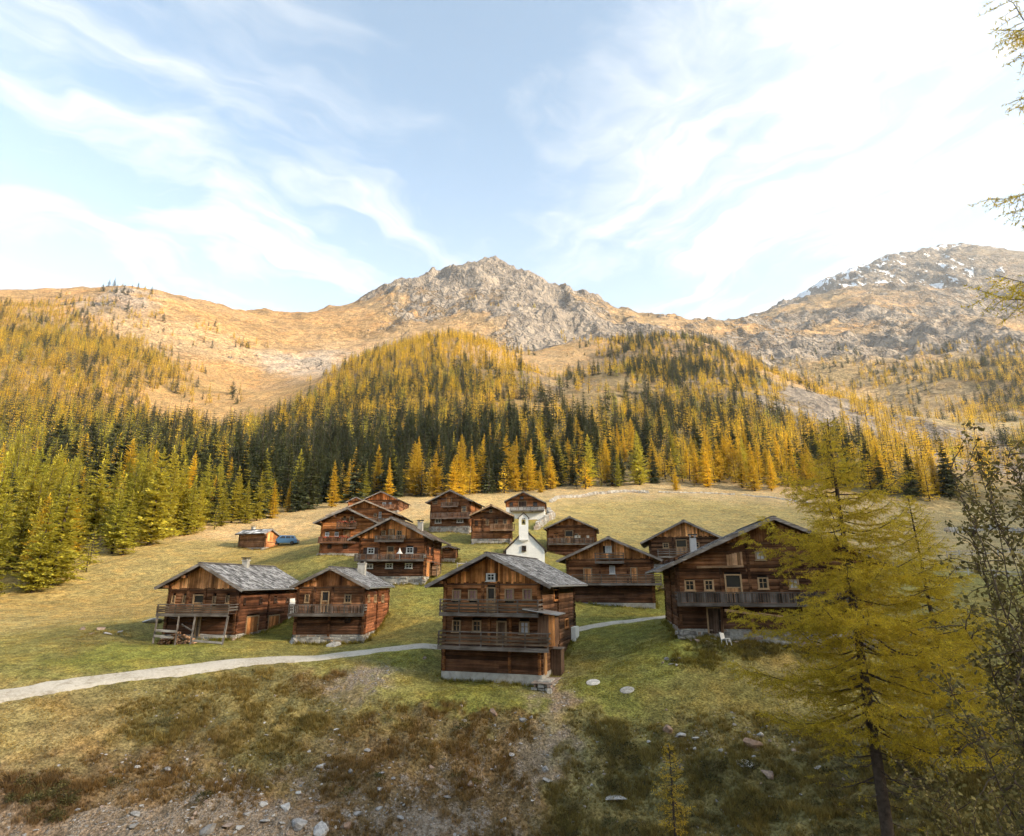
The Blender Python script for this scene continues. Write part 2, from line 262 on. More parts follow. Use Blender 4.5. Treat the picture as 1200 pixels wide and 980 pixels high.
# ------------------------------------------------------------------ mesh helpers
def link(o): COL.objects.link(o); return o
def np_mesh(name, verts, faces, mats=(), smooth=False):
    me = bpy.data.meshes.new(name)
    verts = np.asarray(verts, np.float32); faces = np.asarray(faces, np.int32)
    k = faces.shape[1]; n = len(faces)
    me.vertices.add(len(verts)); me.vertices.foreach_set('co', verts.ravel())
    me.loops.add(n*k); me.loops.foreach_set('vertex_index', faces.ravel())
    me.polygons.add(n); me.polygons.foreach_set('loop_start', np.arange(0, n*k, k, dtype=np.int32))
    if smooth: me.polygons.foreach_set('use_smooth', np.ones(n, bool))
    for m in mats: me.materials.append(m)
    me.update(calc_edges=True); return me
def tag(o, label=None, cat=None, group=None, kind=None):
    if label: o['label'] = label
    if cat: o['category'] = cat
    if group: o['group'] = group
    if kind: o['kind'] = kind
    return o
class Acc:
    """collects boxes, bars, plates for one mesh"""
    def __init__(s): s.v = []; s.f = []
    def add(s, vs, fs):
        b = len(s.v); s.v += [tuple(map(float, p)) for p in vs]; s.f += [tuple(i+b for i in f) for f in fs]
    BF = [(0,3,2,1),(4,5,6,7),(0,1,5,4),(1,2,6,5),(2,3,7,6),(3,0,4,7)]
    def box(s, x0, x1, y0, y1, z0, z1):
        s.add([(x0,y0,z0),(x1,y0,z0),(x1,y1,z0),(x0,y1,z0),(x0,y0,z1),(x1,y0,z1),(x1,y1,z1),(x0,y1,z1)], s.BF)
    def bar(s, p, q, w, h, up=(0,0,1), w2=None, h2=None):
        p, q, up = Vector(p), Vector(q), Vector(up); d = (q-p).normalized()
        if abs(d.dot(up)) > .99: up = Vector((0,1,0))
        a = d.cross(up).normalized(); b = a.cross(d)
        w2 = w if w2 is None else w2; h2 = h if h2 is None else h2
        vs = []
        for c, ww, hh in ((p, w, h), (q, w2, h2)):
            vs += [c-a*ww/2-b*hh/2, c+a*ww/2-b*hh/2, c+a*ww/2+b*hh/2, c-a*ww/2+b*hh/2]
        s.add(vs, [(0,1,2,3)[::-1],(4,5,6,7),(0,1,5,4),(1,2,6,5),(2,3,7,6),(3,0,4,7)])
    def prism(s, poly, y0, y1):
        """poly of (x,z) extruded along y"""
        n = len(poly); vs = [(x,y0,z) for x,z in poly]+[(x,y1,z) for x,z in poly]
        s.add(vs, [tuple(range(n)), tuple(range(2*n-1,n-1,-1))]+[(i,i+n,(i+1)%n+n,(i+1)%n) for i in range(n)])
    def tube(s, path, rad, n=8, cap=True):
        path = [Vector(p) for p in path]; rad = rad if isinstance(rad, (list, tuple)) else [rad]*len(path); rings = []
        vs = []; fs = []
        for i, p in enumerate(path):
            d = (path[min(i+1, len(path)-1)]-path[max(i-1, 0)]).normalized()
            a = d.cross(Vector((0.13,0.27,1)) if abs(d.z) < .95 else Vector((1,.1,0))).normalized(); b = d.cross(a)
            vs += [p+a*math.cos(2*math.pi*k/n)*rad[i]+b*math.sin(2*math.pi*k/n)*rad[i] for k in range(n)]
        for i in range(len(path)-1):
            fs += [(i*n+k, i*n+(k+1)%n, (i+1)*n+(k+1)%n, (i+1)*n+k) for k in range(n)]
        if cap: fs += [tuple(range(n))[::-1], tuple(range((len(path)-1)*n, len(path)*n))]
        s.add(vs, fs)
    def lathe(s, prof, n=16, c=(0,0,0), axis='z'):
        vs = []; fs = []
        for r, z in prof:
            for k in range(n):
                a = 2*math.pi*k/n; p = (r*math.cos(a), r*math.sin(a), z)
                if axis == 'x': p = (p[2], p[0], p[1])
                if axis == 'y': p = (p[0], p[2], p[1])
                vs.append((p[0]+c[0], p[1]+c[1], p[2]+c[2]))
        for i in range(len(prof)-1): fs += [(i*n+k, i*n+(k+1)%n, (i+1)*n+(k+1)%n, (i+1)*n+k) for k in range(n)]
        fs += [tuple(range(n))[::-1], tuple(range((len(prof)-1)*n, len(prof)*n))]
        s.add(vs, fs)
    def mesh(s, name, mat, smooth=False):
        me = bpy.data.meshes.new(name); me.from_pydata(s.v, [], s.f); me.materials.append(mat)
        if smooth:
            for p in me.polygons: p.use_smooth = True
        return me
    def obj(s, name, mat, parent=None, color=None, smooth=False, kind=None):
        o = bpy.data.objects.new(name, s.mesh(name, mat, smooth)); link(o)
        if parent: o.parent = parent
        if color: o.color = (*color, 1)
        if kind: o['kind'] = kind
        return o
def empty(name, loc, rz=0, **kw):
    o = bpy.data.objects.new(name, None); link(o); o.location = loc; o.rotation_euler = (0, 0, rz); o.empty_display_size = .5
    return tag(o, **kw)
# ------------------------------------------------------------------ materials
def new_mat(name):
    m = bpy.data.materials.new(name); m.use_nodes = True; m.node_tree.nodes.clear(); return m, NT(m.node_tree)
def finish(t, col, rough=0.85, bump=None, bstr=0.3, bdist=0.02, spec=0.25, metal=0.0, transl=None):
    ins = {'Base Color': col, 'Roughness': rough, 'Specular IOR Level': spec, 'Metallic': metal}
    if bump is not None:
        ins['Normal'] = t.n('ShaderNodeBump', {'Strength': bstr, 'Distance': bdist, 'Height': bump}).outputs[0]
    b = t.n('ShaderNodeBsdfPrincipled', ins); out = b.outputs[0]
    if transl:
        tr = t.n('ShaderNodeBsdfTranslucent', {'Color': col}); out = t.n('ShaderNodeMixShader', {0: transl, 1: out, 2: tr.outputs[0]}).outputs[0]
    t.nt.links.new(out, t.n('ShaderNodeOutputMaterial').inputs[0])
def mat_land(name, d):
    """grass, soil and rock; d = size in metres of the visible texture"""
    m, t = new_mat(name)
    pos = t.n('ShaderNodeNewGeometry').outputs['Position']
    col = t.n('ShaderNodeAttribute', attribute_name='Col').outputs[0]
    ms = t.n('ShaderNodeSeparateColor', {0: t.n('ShaderNodeAttribute', attribute_name='Msk').outputs[0]})
    rock, soil, snow = ms.outputs
    n1 = t.noise(pos, 1/(d*14), 2, .6); n2 = t.noise(pos, 1/(d*2.2), 3, .65); n3 = t.noise(pos, 1/(d*.5), 2, .7)
    v = t.math('MULTIPLY', t.ramp(n1, .3, .7, .84, 1.16), t.math('MULTIPLY', t.ramp(n2, .3, .7, .66, 1.34), t.ramp(n3, .25, .75, .45, 1.6)))
    g = t.mix(1.0, col, t.n('ShaderNodeCombineColor', {0: v, 1: v, 2: v}).outputs[0], 'MULTIPLY')
    n4 = t.noise(pos, 1/(d*7), 2, .6)
    g = t.mix(t.ramp(n4, .42, .72, 0, .45), g, t.mix(1.0, g, (1.30, .98, .70), 'MULTIPLY'))
    # bare soil with grit
    sc = t.mix(t.ramp(n3, .3, .7), (.17,.125,.085), (.36,.29,.22))
    vor = t.n('ShaderNodeTexVoronoi', {'Vector': pos, 'Scale': 1/(d*.55), 'Randomness': 1.0})
    sc = t.mix(t.ramp(vor.outputs['Distance'], .12, .34, .75, 0), sc, t.mix(vor.outputs['Color'], (.33,.30,.28), (.50,.47,.44)))
    fs = t.ramp(t.math('ADD', soil, t.math('MULTIPLY', t.math('SUBTRACT', n2, .5), 1.3)), .38, .62)
    g = t.mix(fs, g, sc)
    # rock
    zst = t.mapping(pos, scale=(1, 1, .55))
    r1 = t.noise(zst, 1/(d*9), 4, .68); r2 = t.noise(zst, 1/(d*1.7), 3, .7)
    rv = t.math('ABSOLUTE', t.math('SUBTRACT', t.noise(zst, 1/(d*4.5), 3, .6), .5))
    rc = t.mix(t.ramp(r1, .35, .68), (.145,.122,.104), (.28,.235,.19))
    rc = t.mix(t.ramp(r2, .35, .7, 0, .7), rc, (.33,.27,.205)); rc = t.mix(t.ramp(rv, 0, .05, .5, 0), rc, (.075,.07,.07))
    fr = t.ramp(t.math('ADD', rock, t.math('MULTIPLY', t.math('SUBTRACT', t.math('ADD', t.math('MULTIPLY', r1, .6), t.math('MULTIPLY', n2, .4)), .5), 1.9)), .50, .68)
    g = t.mix(fr, g, rc)
    sn = t.noise(t.mapping(pos, rot=(0, 0, R(20)), scale=(1.0, .22, .35)), 1/(d*5), 4, .65)
    fsn = t.ramp(t.math('ADD', snow, t.math('MULTIPLY', t.math('MULTIPLY', t.math('SUBTRACT', sn, .5), 2.6), t.ramp(snow, .02, .2))), .46, .54)
    g = t.mix(fsn, g, (.82,.84,.88))
    h = t.math('ADD', t.math('MULTIPLY', n3, t.math('ADD', .35, fs)), t.math('MULTIPLY', t.math('ADD', t.math('MULTIPLY', r1, 3.0), t.math('ADD', t.math('MULTIPLY', r2, 1.3), t.ramp(rv, 0, .12, 0, .8))), fr))
    h = t.math('ADD', h, t.math('MULTIPLY', n2, .8))
    finish(t, g, .95, h, .8, d*.9, .08); return m
M_GROUND = mat_land('ground_cover', .30); M_HILL = mat_land('hill_cover', 1.8); M_MOUNT = mat_land('mountain_cover', 6.0)

def mat_wood(name, along='x', fine=1.0, rough=.85):
    """weathered wood tinted by the object's colour; each log, board or shingle (island) has its own tone"""
    m, t = new_mat(name)
    oc = t.n('ShaderNodeObjectInfo').outputs['Color']; rnd = t.n('ShaderNodeNewGeometry').outputs['Random Per Island']
    co = t.n('ShaderNodeTexCoord').outputs['Object']
    sc = {'x': (.35, 6, 14), 'y': (6, .35, 14), 'z': (14, 14, .4)}[along]
    off = t.n('ShaderNodeCombineXYZ', {0: t.math('MULTIPLY', rnd, 37.0), 1: t.math('MULTIPLY', rnd, 13.0), 2: t.math('MULTIPLY', rnd, 5.0)}).outputs[0]
    v2 = t.n('ShaderNodeVectorMath', {0: t.mapping(co, scale=sc), 1: off}, operation='ADD').outputs[0]
    g1 = t.noise(v2, fine, 6, .65, .4); g2 = t.noise(co, .9, 4, .6)
    k = t.math('MULTIPLY', t.ramp(rnd, 0, 1, .35, 1.85, False), t.ramp(g1, .25, .75, .5, 1.5))
    k = t.math('MULTIPLY', k, t.ramp(g2, .3, .7, .62, 1.4))
    c = t.mix(1.0, oc, t.n('ShaderNodeCombineColor', {0: k, 1: t.math('POWER', k, 1.08), 2: t.math('POWER', k, 1.16)}).outputs[0], 'MULTIPLY')
    # silvered patches
    lum = t.n('ShaderNodeRGBToBW', {0: c}).outputs[0]
    gry = t.n('ShaderNodeCombineColor', {0: t.math('MULTIPLY', lum, 1.12), 1: lum, 2: t.math('MULTIPLY', lum, .9)}).outputs[0]
    c = t.mix(t.ramp(t.noise(v2, fine*.6, 3, .6), .5, .8, 0, .25), c, gry)
    finish(t, c, rough, g1, .5, .02, .15); return m
M_LOGX = mat_wood('weathered_logs', 'x'); M_LOGY = mat_wood('weathered_side_logs', 'y'); M_BOARD = mat_wood('weathered_boards', 'z')
def mat_shingle():
    m, t = new_mat('grey_shingles')
    oc = t.n('ShaderNodeObjectInfo').outputs['Color']; rnd = t.n('ShaderNodeNewGeometry').outputs['Random Per Island']
    co = t.n('ShaderNodeTexCoord').outputs['Object']
    n = t.noise(co, 1.3, 5, .65); n2 = t.noise(t.mapping(co, scale=(3, 20, 3)), 1.5, 3, .6)
    k = t.math('MULTIPLY', t.ramp(t.math('POWER', rnd, 1.3), 0, 1, .22, 1.75, False), t.math('MULTIPLY', t.ramp(n, .3, .7, .7, 1.3), t.ramp(n2, .3, .7, .75, 1.2)))
    c = t.mix(1.0, oc, t.n('ShaderNodeCombineColor', {0: k, 1: k, 2: k}).outputs[0], 'MULTIPLY')
    c = t.mix(t.ramp(t.noise(co, .8, 3, .6), .58, .75, 0, .5), c, (.12, .105, .07))
    finish(t, c, .8, n2, .4, .01, .2); return m
M_SHINGLE = mat_shingle()
def mat_plain(name, col, rough=.7, nscale=3.0, amp=.35, spec=.3, metal=0., bd=.01):
    m, t = new_mat(name); co = t.n('ShaderNodeTexCoord').outputs['Object']; n = t.noise(co, nscale, 6, .65)
    k = t.ramp(n, .25, .75, 1-amp, 1+amp, False)
    c = t.mix(1.0, col, t.n('ShaderNodeCombineColor', {0: k, 1: k, 2: k}).outputs[0], 'MULTIPLY')
    finish(t, c, rough, n, .3, bd, spec, metal); return m
M_CONCRETE = mat_plain('old_concrete', (.36,.345,.315), .9, 2.2, .4); M_PLASTER = mat_plain('lime_plaster', (.82,.81,.78), .9, 1.2, .12)
M_PALE = mat_plain('pale_frame_paint', (.31,.205,.11), .7, 8, .3); M_WHITE = mat_plain('white_paint', (.62,.61,.58), .6, 5, .15); M_METAL = mat_plain('sheet_metal', (.40,.40,.41), .45, 2, .2, .5, .7)
M_IRON = mat_plain('dark_iron', (.035,.033,.032), .6, 6, .3); M_DARK = mat_plain('dark_interior', (.012,.010,.009), .9, 4, .3)
M_CURTAIN = mat_plain('red_checked_curtain', (.30,.17,.16), .9, 14, .4); M_CURTAINW = mat_plain('white_curtain', (.50,.50,.52), .9, 10, .2)
M_FLOWER = mat_plain('balcony_flowers', (.42,.07,.03), .8, 30, .7); M_TYRE = mat_plain('tyre_rubber', (.02,.02,.02), .8, 9, .2)
def mat_glass():
    m, t = new_mat('window_glass'); co = t.n('ShaderNodeTexCoord').outputs['Object']
    finish(t, (.022,.024,.028), .08, t.noise(co, 1.5, 2), .06, .02, .6); return m
M_GLASS = mat_glass()
def mat_car():
    m, t = new_mat('blue_car_paint'); b = t.n('ShaderNodeBsdfPrincipled', {'Base Color': (.06,.15,.28,1), 'Roughness': .28, 'Metallic': .35, 'Coat Weight': .6})
    t.nt.links.new(b.outputs[0], t.n('ShaderNodeOutputMaterial').inputs[0]); return m
M_CAR = mat_car()
def mat_stone(name, a, b, c=(.30,.20,.14)):
    m, t = new_mat(name); rnd = t.n('ShaderNodeNewGeometry').outputs['Random Per Island']; orn = t.n('ShaderNodeObjectInfo').outputs['Random']
    co = t.n('ShaderNodeTexCoord').outputs['Object']; n = t.noise(co, 3.5, 6, .65); n2 = t.noise(co, 14, 4, .7)
    q = t.math('FRACT', t.math('ADD', t.math('MULTIPLY', rnd, 7.31), orn))
    col = t.mix(q, a, b); col = t.mix(t.ramp(t.math('FRACT', t.math('MULTIPLY', q, 5.7)), .72, .8, 0, .75), col, c)
    k = t.math('MULTIPLY', t.ramp(n, .3, .7, .7, 1.25), t.ramp(n2, .3, .7, .85, 1.15))
    col = t.mix(1.0, col, t.n('ShaderNodeCombineColor', {0: k, 1: k, 2: k}).outputs[0], 'MULTIPLY')
    finish(t, col, .9, t.math('ADD', n, t.math('MULTIPLY', n2, .3)), .6, .03, .2); return m
M_STONE = mat_stone('field_stone', (.22,.21,.20), (.46,.44,.42)); M_WALLSTONE = mat_stone('wall_stone', (.17,.155,.14), (.46,.43,.38))
M_PALESTONE = mat_stone('pale_wall_stone', (.30,.275,.24), (.60,.57,.52), (.40,.30,.22))
def mat_gravel():
    m, t = new_mat('track_gravel'); pos = t.n('ShaderNodeNewGeometry').outputs['Position']
    n = t.noise(pos, .45, 4, .65); n2 = t.noise(pos, 5, 3, .75); n3 = t.noise(pos, 1.6, 3, .6)
    c = t.mix(t.ramp(n, .3, .7), (.38,.33,.26), (.52,.47,.395)); c = t.mix(t.ramp(n2, .4, .7, 0, .8), c, (.56,.51,.43)); c = t.mix(t.ramp(n3, .55, .75, 0, .55), c, (.22,.18,.12))
    finish(t, c, .95, n2, .8, .08, .12); return m
M_GRAVEL = mat_gravel()
def mat_leaf(name, a, b, c, transl=.35, inst=False):
    """foliage: a to b between plants, mottled towards c within one"""
    m, t = new_mat(name); orn = t.n('ShaderNodeObjectInfo').outputs['Random']; rnd = t.n('ShaderNodeNewGeometry').outputs['Random Per Island']
    q = t.math('FRACT', t.math('MULTIPLY', orn, 7.7)); col = t.mix(q, a, b)
    col = t.mix(t.ramp(rnd, .55, 1., 0, .75), col, c)
    k = t.math('MULTIPLY', t.ramp(orn, 0, 1, .75, 1.25, False), t.ramp(t.math('FRACT', t.math('MULTIPLY', rnd, 9.1)), 0, 1, .62, 1.35, False))
    col = t.mix(1.0, col, t.n('ShaderNodeCombineColor', {0: k, 1: k, 2: k}).outputs[0], 'MULTIPLY')
    if inst:
        at = t.n('ShaderNodeAttribute', attribute_name='tint', attribute_type='INSTANCER').outputs[0]
        col = t.mix(1.0, col, at, 'MULTIPLY')
    finish(t, col, .7, None, spec=.12, transl=transl); return m
M_LARCHG = mat_leaf('golden_larch_needles', (.66,.45,.040), (.74,.475,.032), (.52,.38,.045), .4)
M_LARCHY = mat_leaf('yellow_green_larch_needles', (.40,.365,.045), (.52,.42,.045), (.28,.275,.05), .4)
M_SPRUCE = mat_leaf('spruce_needles', (.045,.060,.027), (.070,.078,.030), (.10,.098,.034), .2)
M_BIGLARCH = mat_leaf('near_larch_needles', (.62,.485,.045), (.62,.485,.045), (.74,.50,.035), .5)
M_ALDER = mat_leaf('alder_leaves', (.17,.145,.05), (.17,.145,.05), (.40,.31,.11), .35)
M_SHRUB = mat_leaf('juniper_sprays', (.085,.082,.032), (.13,.11,.04), (.17,.12,.055), .2)
M_TUFT = mat_leaf('grass_blades', (1,1,1), (1.05,.95,.85), (1.25,1.0,.7), .3, True)
M_BARK = mat_plain('larch_bark', (.060,.045,.036), .95, 6, .6, .1, 0, .05)
M_TWIG = mat_plain('twigs', (.10,.075,.055), .9, 8, .4, .1)

# ------------------------------------------------------------------ terrain
def build_land():
    az = np.concatenate([np.radians(np.arange(-180, -50, 4.)), np.radians(np.arange(-50, -43, .5)), np.radians(np.arange(-43, 43, .15)), np.radians(np.arange(43, 50, .5)), np.radians(np.arange(50, 180.1, 4.))])
    rr = np.concatenate([np.exp(np.linspace(math.log(.6), math.log(20), 30, endpoint=False)), np.exp(np.arange(math.log(20), math.log(58), .0042)), np.exp(np.arange(math.log(58), math.log(700), .0085)), np.exp(np.arange(math.log(700), math.log(4200), .0052))])
    A, Rr = np.meshgrid(az, rr); X, Y = Rr*np.sin(A), Rr*np.cos(A)
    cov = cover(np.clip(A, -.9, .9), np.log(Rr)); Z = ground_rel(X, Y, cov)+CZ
    nr, na = A.shape
    V = np.stack([X, Y, Z], -1)
    i1 = int(np.searchsorted(rr, 230)); i2 = int(np.searchsorted(rr, 880))
    for name, lo, hi, m in (('ground', 0, i1, M_GROUND), ('hills', i1, i2, M_HILL), ('mountains', i2, nr-1, M_MOUNT)):
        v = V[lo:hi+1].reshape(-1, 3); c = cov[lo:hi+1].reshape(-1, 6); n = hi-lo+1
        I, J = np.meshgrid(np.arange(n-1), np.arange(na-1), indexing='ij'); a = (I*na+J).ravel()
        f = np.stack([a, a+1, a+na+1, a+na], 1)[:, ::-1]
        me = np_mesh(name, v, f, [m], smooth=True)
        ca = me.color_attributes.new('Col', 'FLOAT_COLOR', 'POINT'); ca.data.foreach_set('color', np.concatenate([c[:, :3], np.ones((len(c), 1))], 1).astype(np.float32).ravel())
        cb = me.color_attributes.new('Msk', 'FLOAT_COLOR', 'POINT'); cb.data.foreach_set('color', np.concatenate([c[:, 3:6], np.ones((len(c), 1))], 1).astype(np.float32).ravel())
        o = link(bpy.data.objects.new(name, me)); tag(o, kind='structure')
    return az, rr, Z
AZ, RR, ZG = build_land()
# highest sight line in front of each range, to leave out what nothing of the picture could show
ELEV = np.maximum.accumulate((ZG-CZ)/RR[:, None], axis=0)
def hidden(x, y, ztop):
    r = np.hypot(x, y); a = np.arctan2(x, y); i = np.clip(np.searchsorted(RR, r*.985)-1, 0, len(RR)-1); j = np.clip(np.searchsorted(AZ, a), 0, len(AZ)-1)
    return (ztop-CZ)/r < ELEV[i, j]
def gzs(x, y):
    """ground heights read from the mesh grid"""
    r = np.hypot(x, y); a = np.arctan2(x, y)
    i = np.clip(np.searchsorted(RR, r)-1, 0, len(RR)-2); j = np.clip(np.searchsorted(AZ, a)-1, 0, len(AZ)-2)
    u = (r-RR[i])/(RR[i+1]-RR[i]); v = (a-AZ[j])/(AZ[j+1]-AZ[j])
    return (ZG[i, j]*(1-u)+ZG[i+1, j]*u)*(1-v)+(ZG[i, j+1]*(1-u)+ZG[i+1, j+1]*u)*v
def gz1(x, y): return float(gzs(np.array([x]), np.array([y]))[0])
def on_ground(px, py, lo=22.0, hi=400.0):
    """first place where the sight line through a photo pixel meets the ground"""
    d = ray(px, py); d = d/d[1]; ys = np.exp(np.linspace(math.log(lo), math.log(hi), 1500))
    xs, zs = d[0]*ys, CZ+d[2]*ys; g = gzs(xs, ys); k = np.nonzero(g > zs)[0]
    k = k[0] if len(k) else len(ys)-1
    return np.array([xs[k], ys[k], g[k]])

# ------------------------------------------------------------------ gravel track
def track():
    ctrl = [(-150,834,36),(0,817,38.8),(100,803,41.5),(200,789,44.3),(300,777,47),(400,769,49),(500,757.5,51.5),(600,746,54.5),(700,733.5,58),(780,722,61),(800,716,63)]
    P_ = np.array([pt(*c)[:2] for c in ctrl]); n = 420
    tt = np.linspace(0, len(P_)-1, n); xs = []; 
    # Catmull-Rom
    for q in tt:
        i = min(int(q), len(P_)-2); u = q-i; p0, p1, p2, p3 = P_[max(i-1,0)], P_[i], P_[i+1], P_[min(i+2,len(P_)-1)]
        xs.append(.5*((2*p1)+(-p0+p2)*u+(2*p0-5*p1+4*p2-p3)*u*u+(-p0+3*p1-3*p2+p3)*u**3))
    xs = np.array(xs); d = np.gradient(xs, axis=0); d /= np.linalg.norm(d, axis=1)[:, None]; nrm = np.stack([-d[:, 1], d[:, 0]], 1)
    wl = .88+.18*fbm(np.arange(n)/17., np.zeros(n)+.3, 4, 3, .6); wr = .88+.18*fbm(np.arange(n)/17., np.zeros(n)+7.3, 4, 5, .6)
    taper = np.clip(np.linspace(1.15, .62, n), 0, 2)
    k = 9; V = []
    for j in range(k):
        s = -1+2*j/(k-1); off = np.where(s < 0, s*wl, s*wr)*taper
        p = xs+nrm*off[:, None]; z = gzs(p[:, 0], p[:, 1])
        V.append(np.stack([p[:, 0], p[:, 1], z], 1))
    V = np.stack(V, 1)
    zm = V[:, :, 2]; sm = np.stack([np.convolve(np.pad(zm[:, j], 6, 'edge'), np.ones(13)/13, 'valid') for j in range(k)], 1)
    prof = np.array([.0, .05, .045, .05, .07, .05, .045, .05, .0])
    V[:, :, 2] = np.maximum(zm+.02, sm*.5+zm*.5+.03)+prof*.7
    V[:, 0, 2] -= .05; V[:, -1, 2] -= .05
    I, J = np.meshgrid(np.arange(n-1), np.arange(k-1), indexing='ij'); a = (I*k+J).ravel(); f = np.stack([a, a+1, a+k+1, a+k], 1)[:, ::-1]
    o = link(bpy.data.objects.new('path', np_mesh('path', V.reshape(-1, 3), f, [M_GRAVEL], True))); tag(o, kind='structure')
    return xs
TRACK = track()
# ------------------------------------------------------------------ chalets
RNG = random.Random(11)
WARM = (.16,.078,.036); DARKW = (.048,.026,.017); MIDW = (.092,.048,.027); ORANGE = (.36,.15,.050); BOARDW = (.26,.135,.058); GREYW = (.092,.078,.067); SHGREY = (.215,.215,.22); SHBROWN = (.165,.130,.105)
def bright(c, k=1.22): return (min(.6, c[0]*k*1.16), min(.6, c[1]*k*.95), min(.6, c[2]*k*.74))
def log_prism(acc, u0, u1, z0, z1, place):
    h = z1-z0; d = RNG.uniform(-.012, .014)
    prof = [(.17, z0), (.022, z0), (-.018-d, z0+h*.28), (-.018-d, z0+h*.74), (.022, z1), (.17, z1)]
    vs = [place(u0, dd, z) for dd, z in prof]+[place(u1, dd, z) for dd, z in prof]
    acc.add(vs, [tuple(range(6)), tuple(range(11, 5, -1))]+[(i, i+6, (i+1)%6+6, (i+1)%6) for i in range(6)])
def log_wall(acc, ua, ub, z0, z1, place, openings, lh, edge=None):
    n = max(1, round((z1-z0)/lh)); h = (z1-z0)/n
    for i in range(n):
        za, zb = z0+i*h, z0+(i+1)*h; a, b = (ua, ub) if edge is None else edge((za+zb)/2, ua, ub)
        if b-a < .2: continue
        cuts = sorted((o[0], o[2]) for o in openings if o[1] < zb-.03 and o[3] > za+.03)
        u = a
        for c0, c1 in cuts:
            if c0 > u+.05: log_prism(acc, u, min(c0, b), za, zb, place)
            u = max(u, c1)
        while u < b-.05:
            e = min(b, u+RNG.uniform(3.0, 6.0)) if b-u > 6.5 else b
            log_prism(acc, u, e, za, zb, place); u = e
def rail_board(root, p, q, w, h, name='rail', col=GREYW, mat=None, up=(0,0,1)):
    a = Acc(); a.bar(p, q, w, h, up); return a.obj(name, mat or M_LOGX, root, col)
def stones_on(acc, u0, u1, z0, z1, place, size):
    z = z0
    while z < z1-.05:
        h = min(size*RNG.uniform(.5, 1.0), z1-z); u = u0-RNG.uniform(0, size)
        while u < u1-.02:
            w_ = min(size*RNG.uniform(.5, 2.0), u1-u); d = RNG.uniform(-.04, .12); j = lambda k: RNG.uniform(-k, k)*size
            a, b, c, e = u+.02, u+w_-.01, z+.02, z+h-.01
            vs = [place(a+j(.05), .25, c), place(b+j(.05), .25, c), place(b, .25, e), place(a, .25, e),
                  place(a+size*.14+j(.14), -d, c+size*.10+j(.12)), place(b-size*.14+j(.14), -d+j(.08), c+size*.10+j(.12)), place(b-size*.2+j(.16), -d+j(.08), e-size*.10+j(.12)), place(a+size*.2+j(.16), -d, e-size*.10+j(.12))]
            acc.add(vs, Acc.BF); u += w_
        z += h
def window(root, place, u0, z0, u1, z1, frame='pale', curtain=None, shutters=False, name='window', muntin=True):
    t = min(.085, (u1-u0)*.13)
    fm = {'pale': M_PALE, 'white': M_WHITE, 'orange': M_BOARD, 'dark': M_BOARD}[frame]; fc = {'orange': ORANGE, 'dark': DARKW}.get(frame, (1,1,1))
    fr = Acc()
    def pb(a, b, c, d, o0, o1):
        vs = [place(a, o1, c), place(b, o1, c), place(b, o1, d), place(a, o1, d), place(a, o0, c), place(b, o0, c), place(b, o0, d), place(a, o0, d)]
        fr.add(vs, Acc.BF)
    pb(u0-t*.4, u0+t, z0, z1, -.07, .12); pb(u1-t, u1+t*.4, z0, z1, -.07, .12); pb(u0+t, u1-t, z0, z0+t, -.068, .12); pb(u0+t, u1-t, z1-t, z1, -.068, .12)
    pb(u0-t, u1+t, z0-.06, z0-.003, -.12, .05)
    if muntin:
        mu, mz = (u0+u1)/2, z0+(z1-z0)*.56
        pb(mu-.022, mu+.022, z0+t, z1-t, .0, .07)
        pb(u0+t, mu-.022, mz-.02, mz+.02, .002, .065); pb(mu+.022, u1-t, mz-.02, mz+.02, .002, .065)
    wo = fr.obj(name, fm, root, fc)
    pa = Acc(); pa.add([place(u0+t*.6, .075, z0+t*.6), place(u1-t*.6, .075, z0+t*.6), place(u1-t*.6, .075, z1-t*.6), place(u0+t*.6, .075, z1-t*.6)], [(0,1,2,3)])
    pa.add([place(u0+t*.6, .10, z0+t*.6), place(u1-t*.6, .10, z0+t*.6), place(u1-t*.6, .10, z1-t*.6), place(u0+t*.6, .10, z1-t*.6)], [(3,2,1,0)])
    pa.obj('pane', {'red': M_CURTAIN, 'white': M_CURTAINW}.get(curtain, M_GLASS), wo)
    if shutters:
        for s in (-1, 1):
            a = Acc(); ww = (u1-u0)*.5; c = u0-t-ww if s < 0 else u1+t
            a.add([place(c, -.03, z0), place(c+ww, -.03, z0), place(c+ww, -.03, z1), place(c, -.03, z1), place(c, -.08, z0), place(c+ww, -.08, z0), place(c+ww, -.08, z1), place(c, -.08, z1)], Acc.BF)
            a.obj('shutter', M_BOARD, wo, DARKW)
    return wo
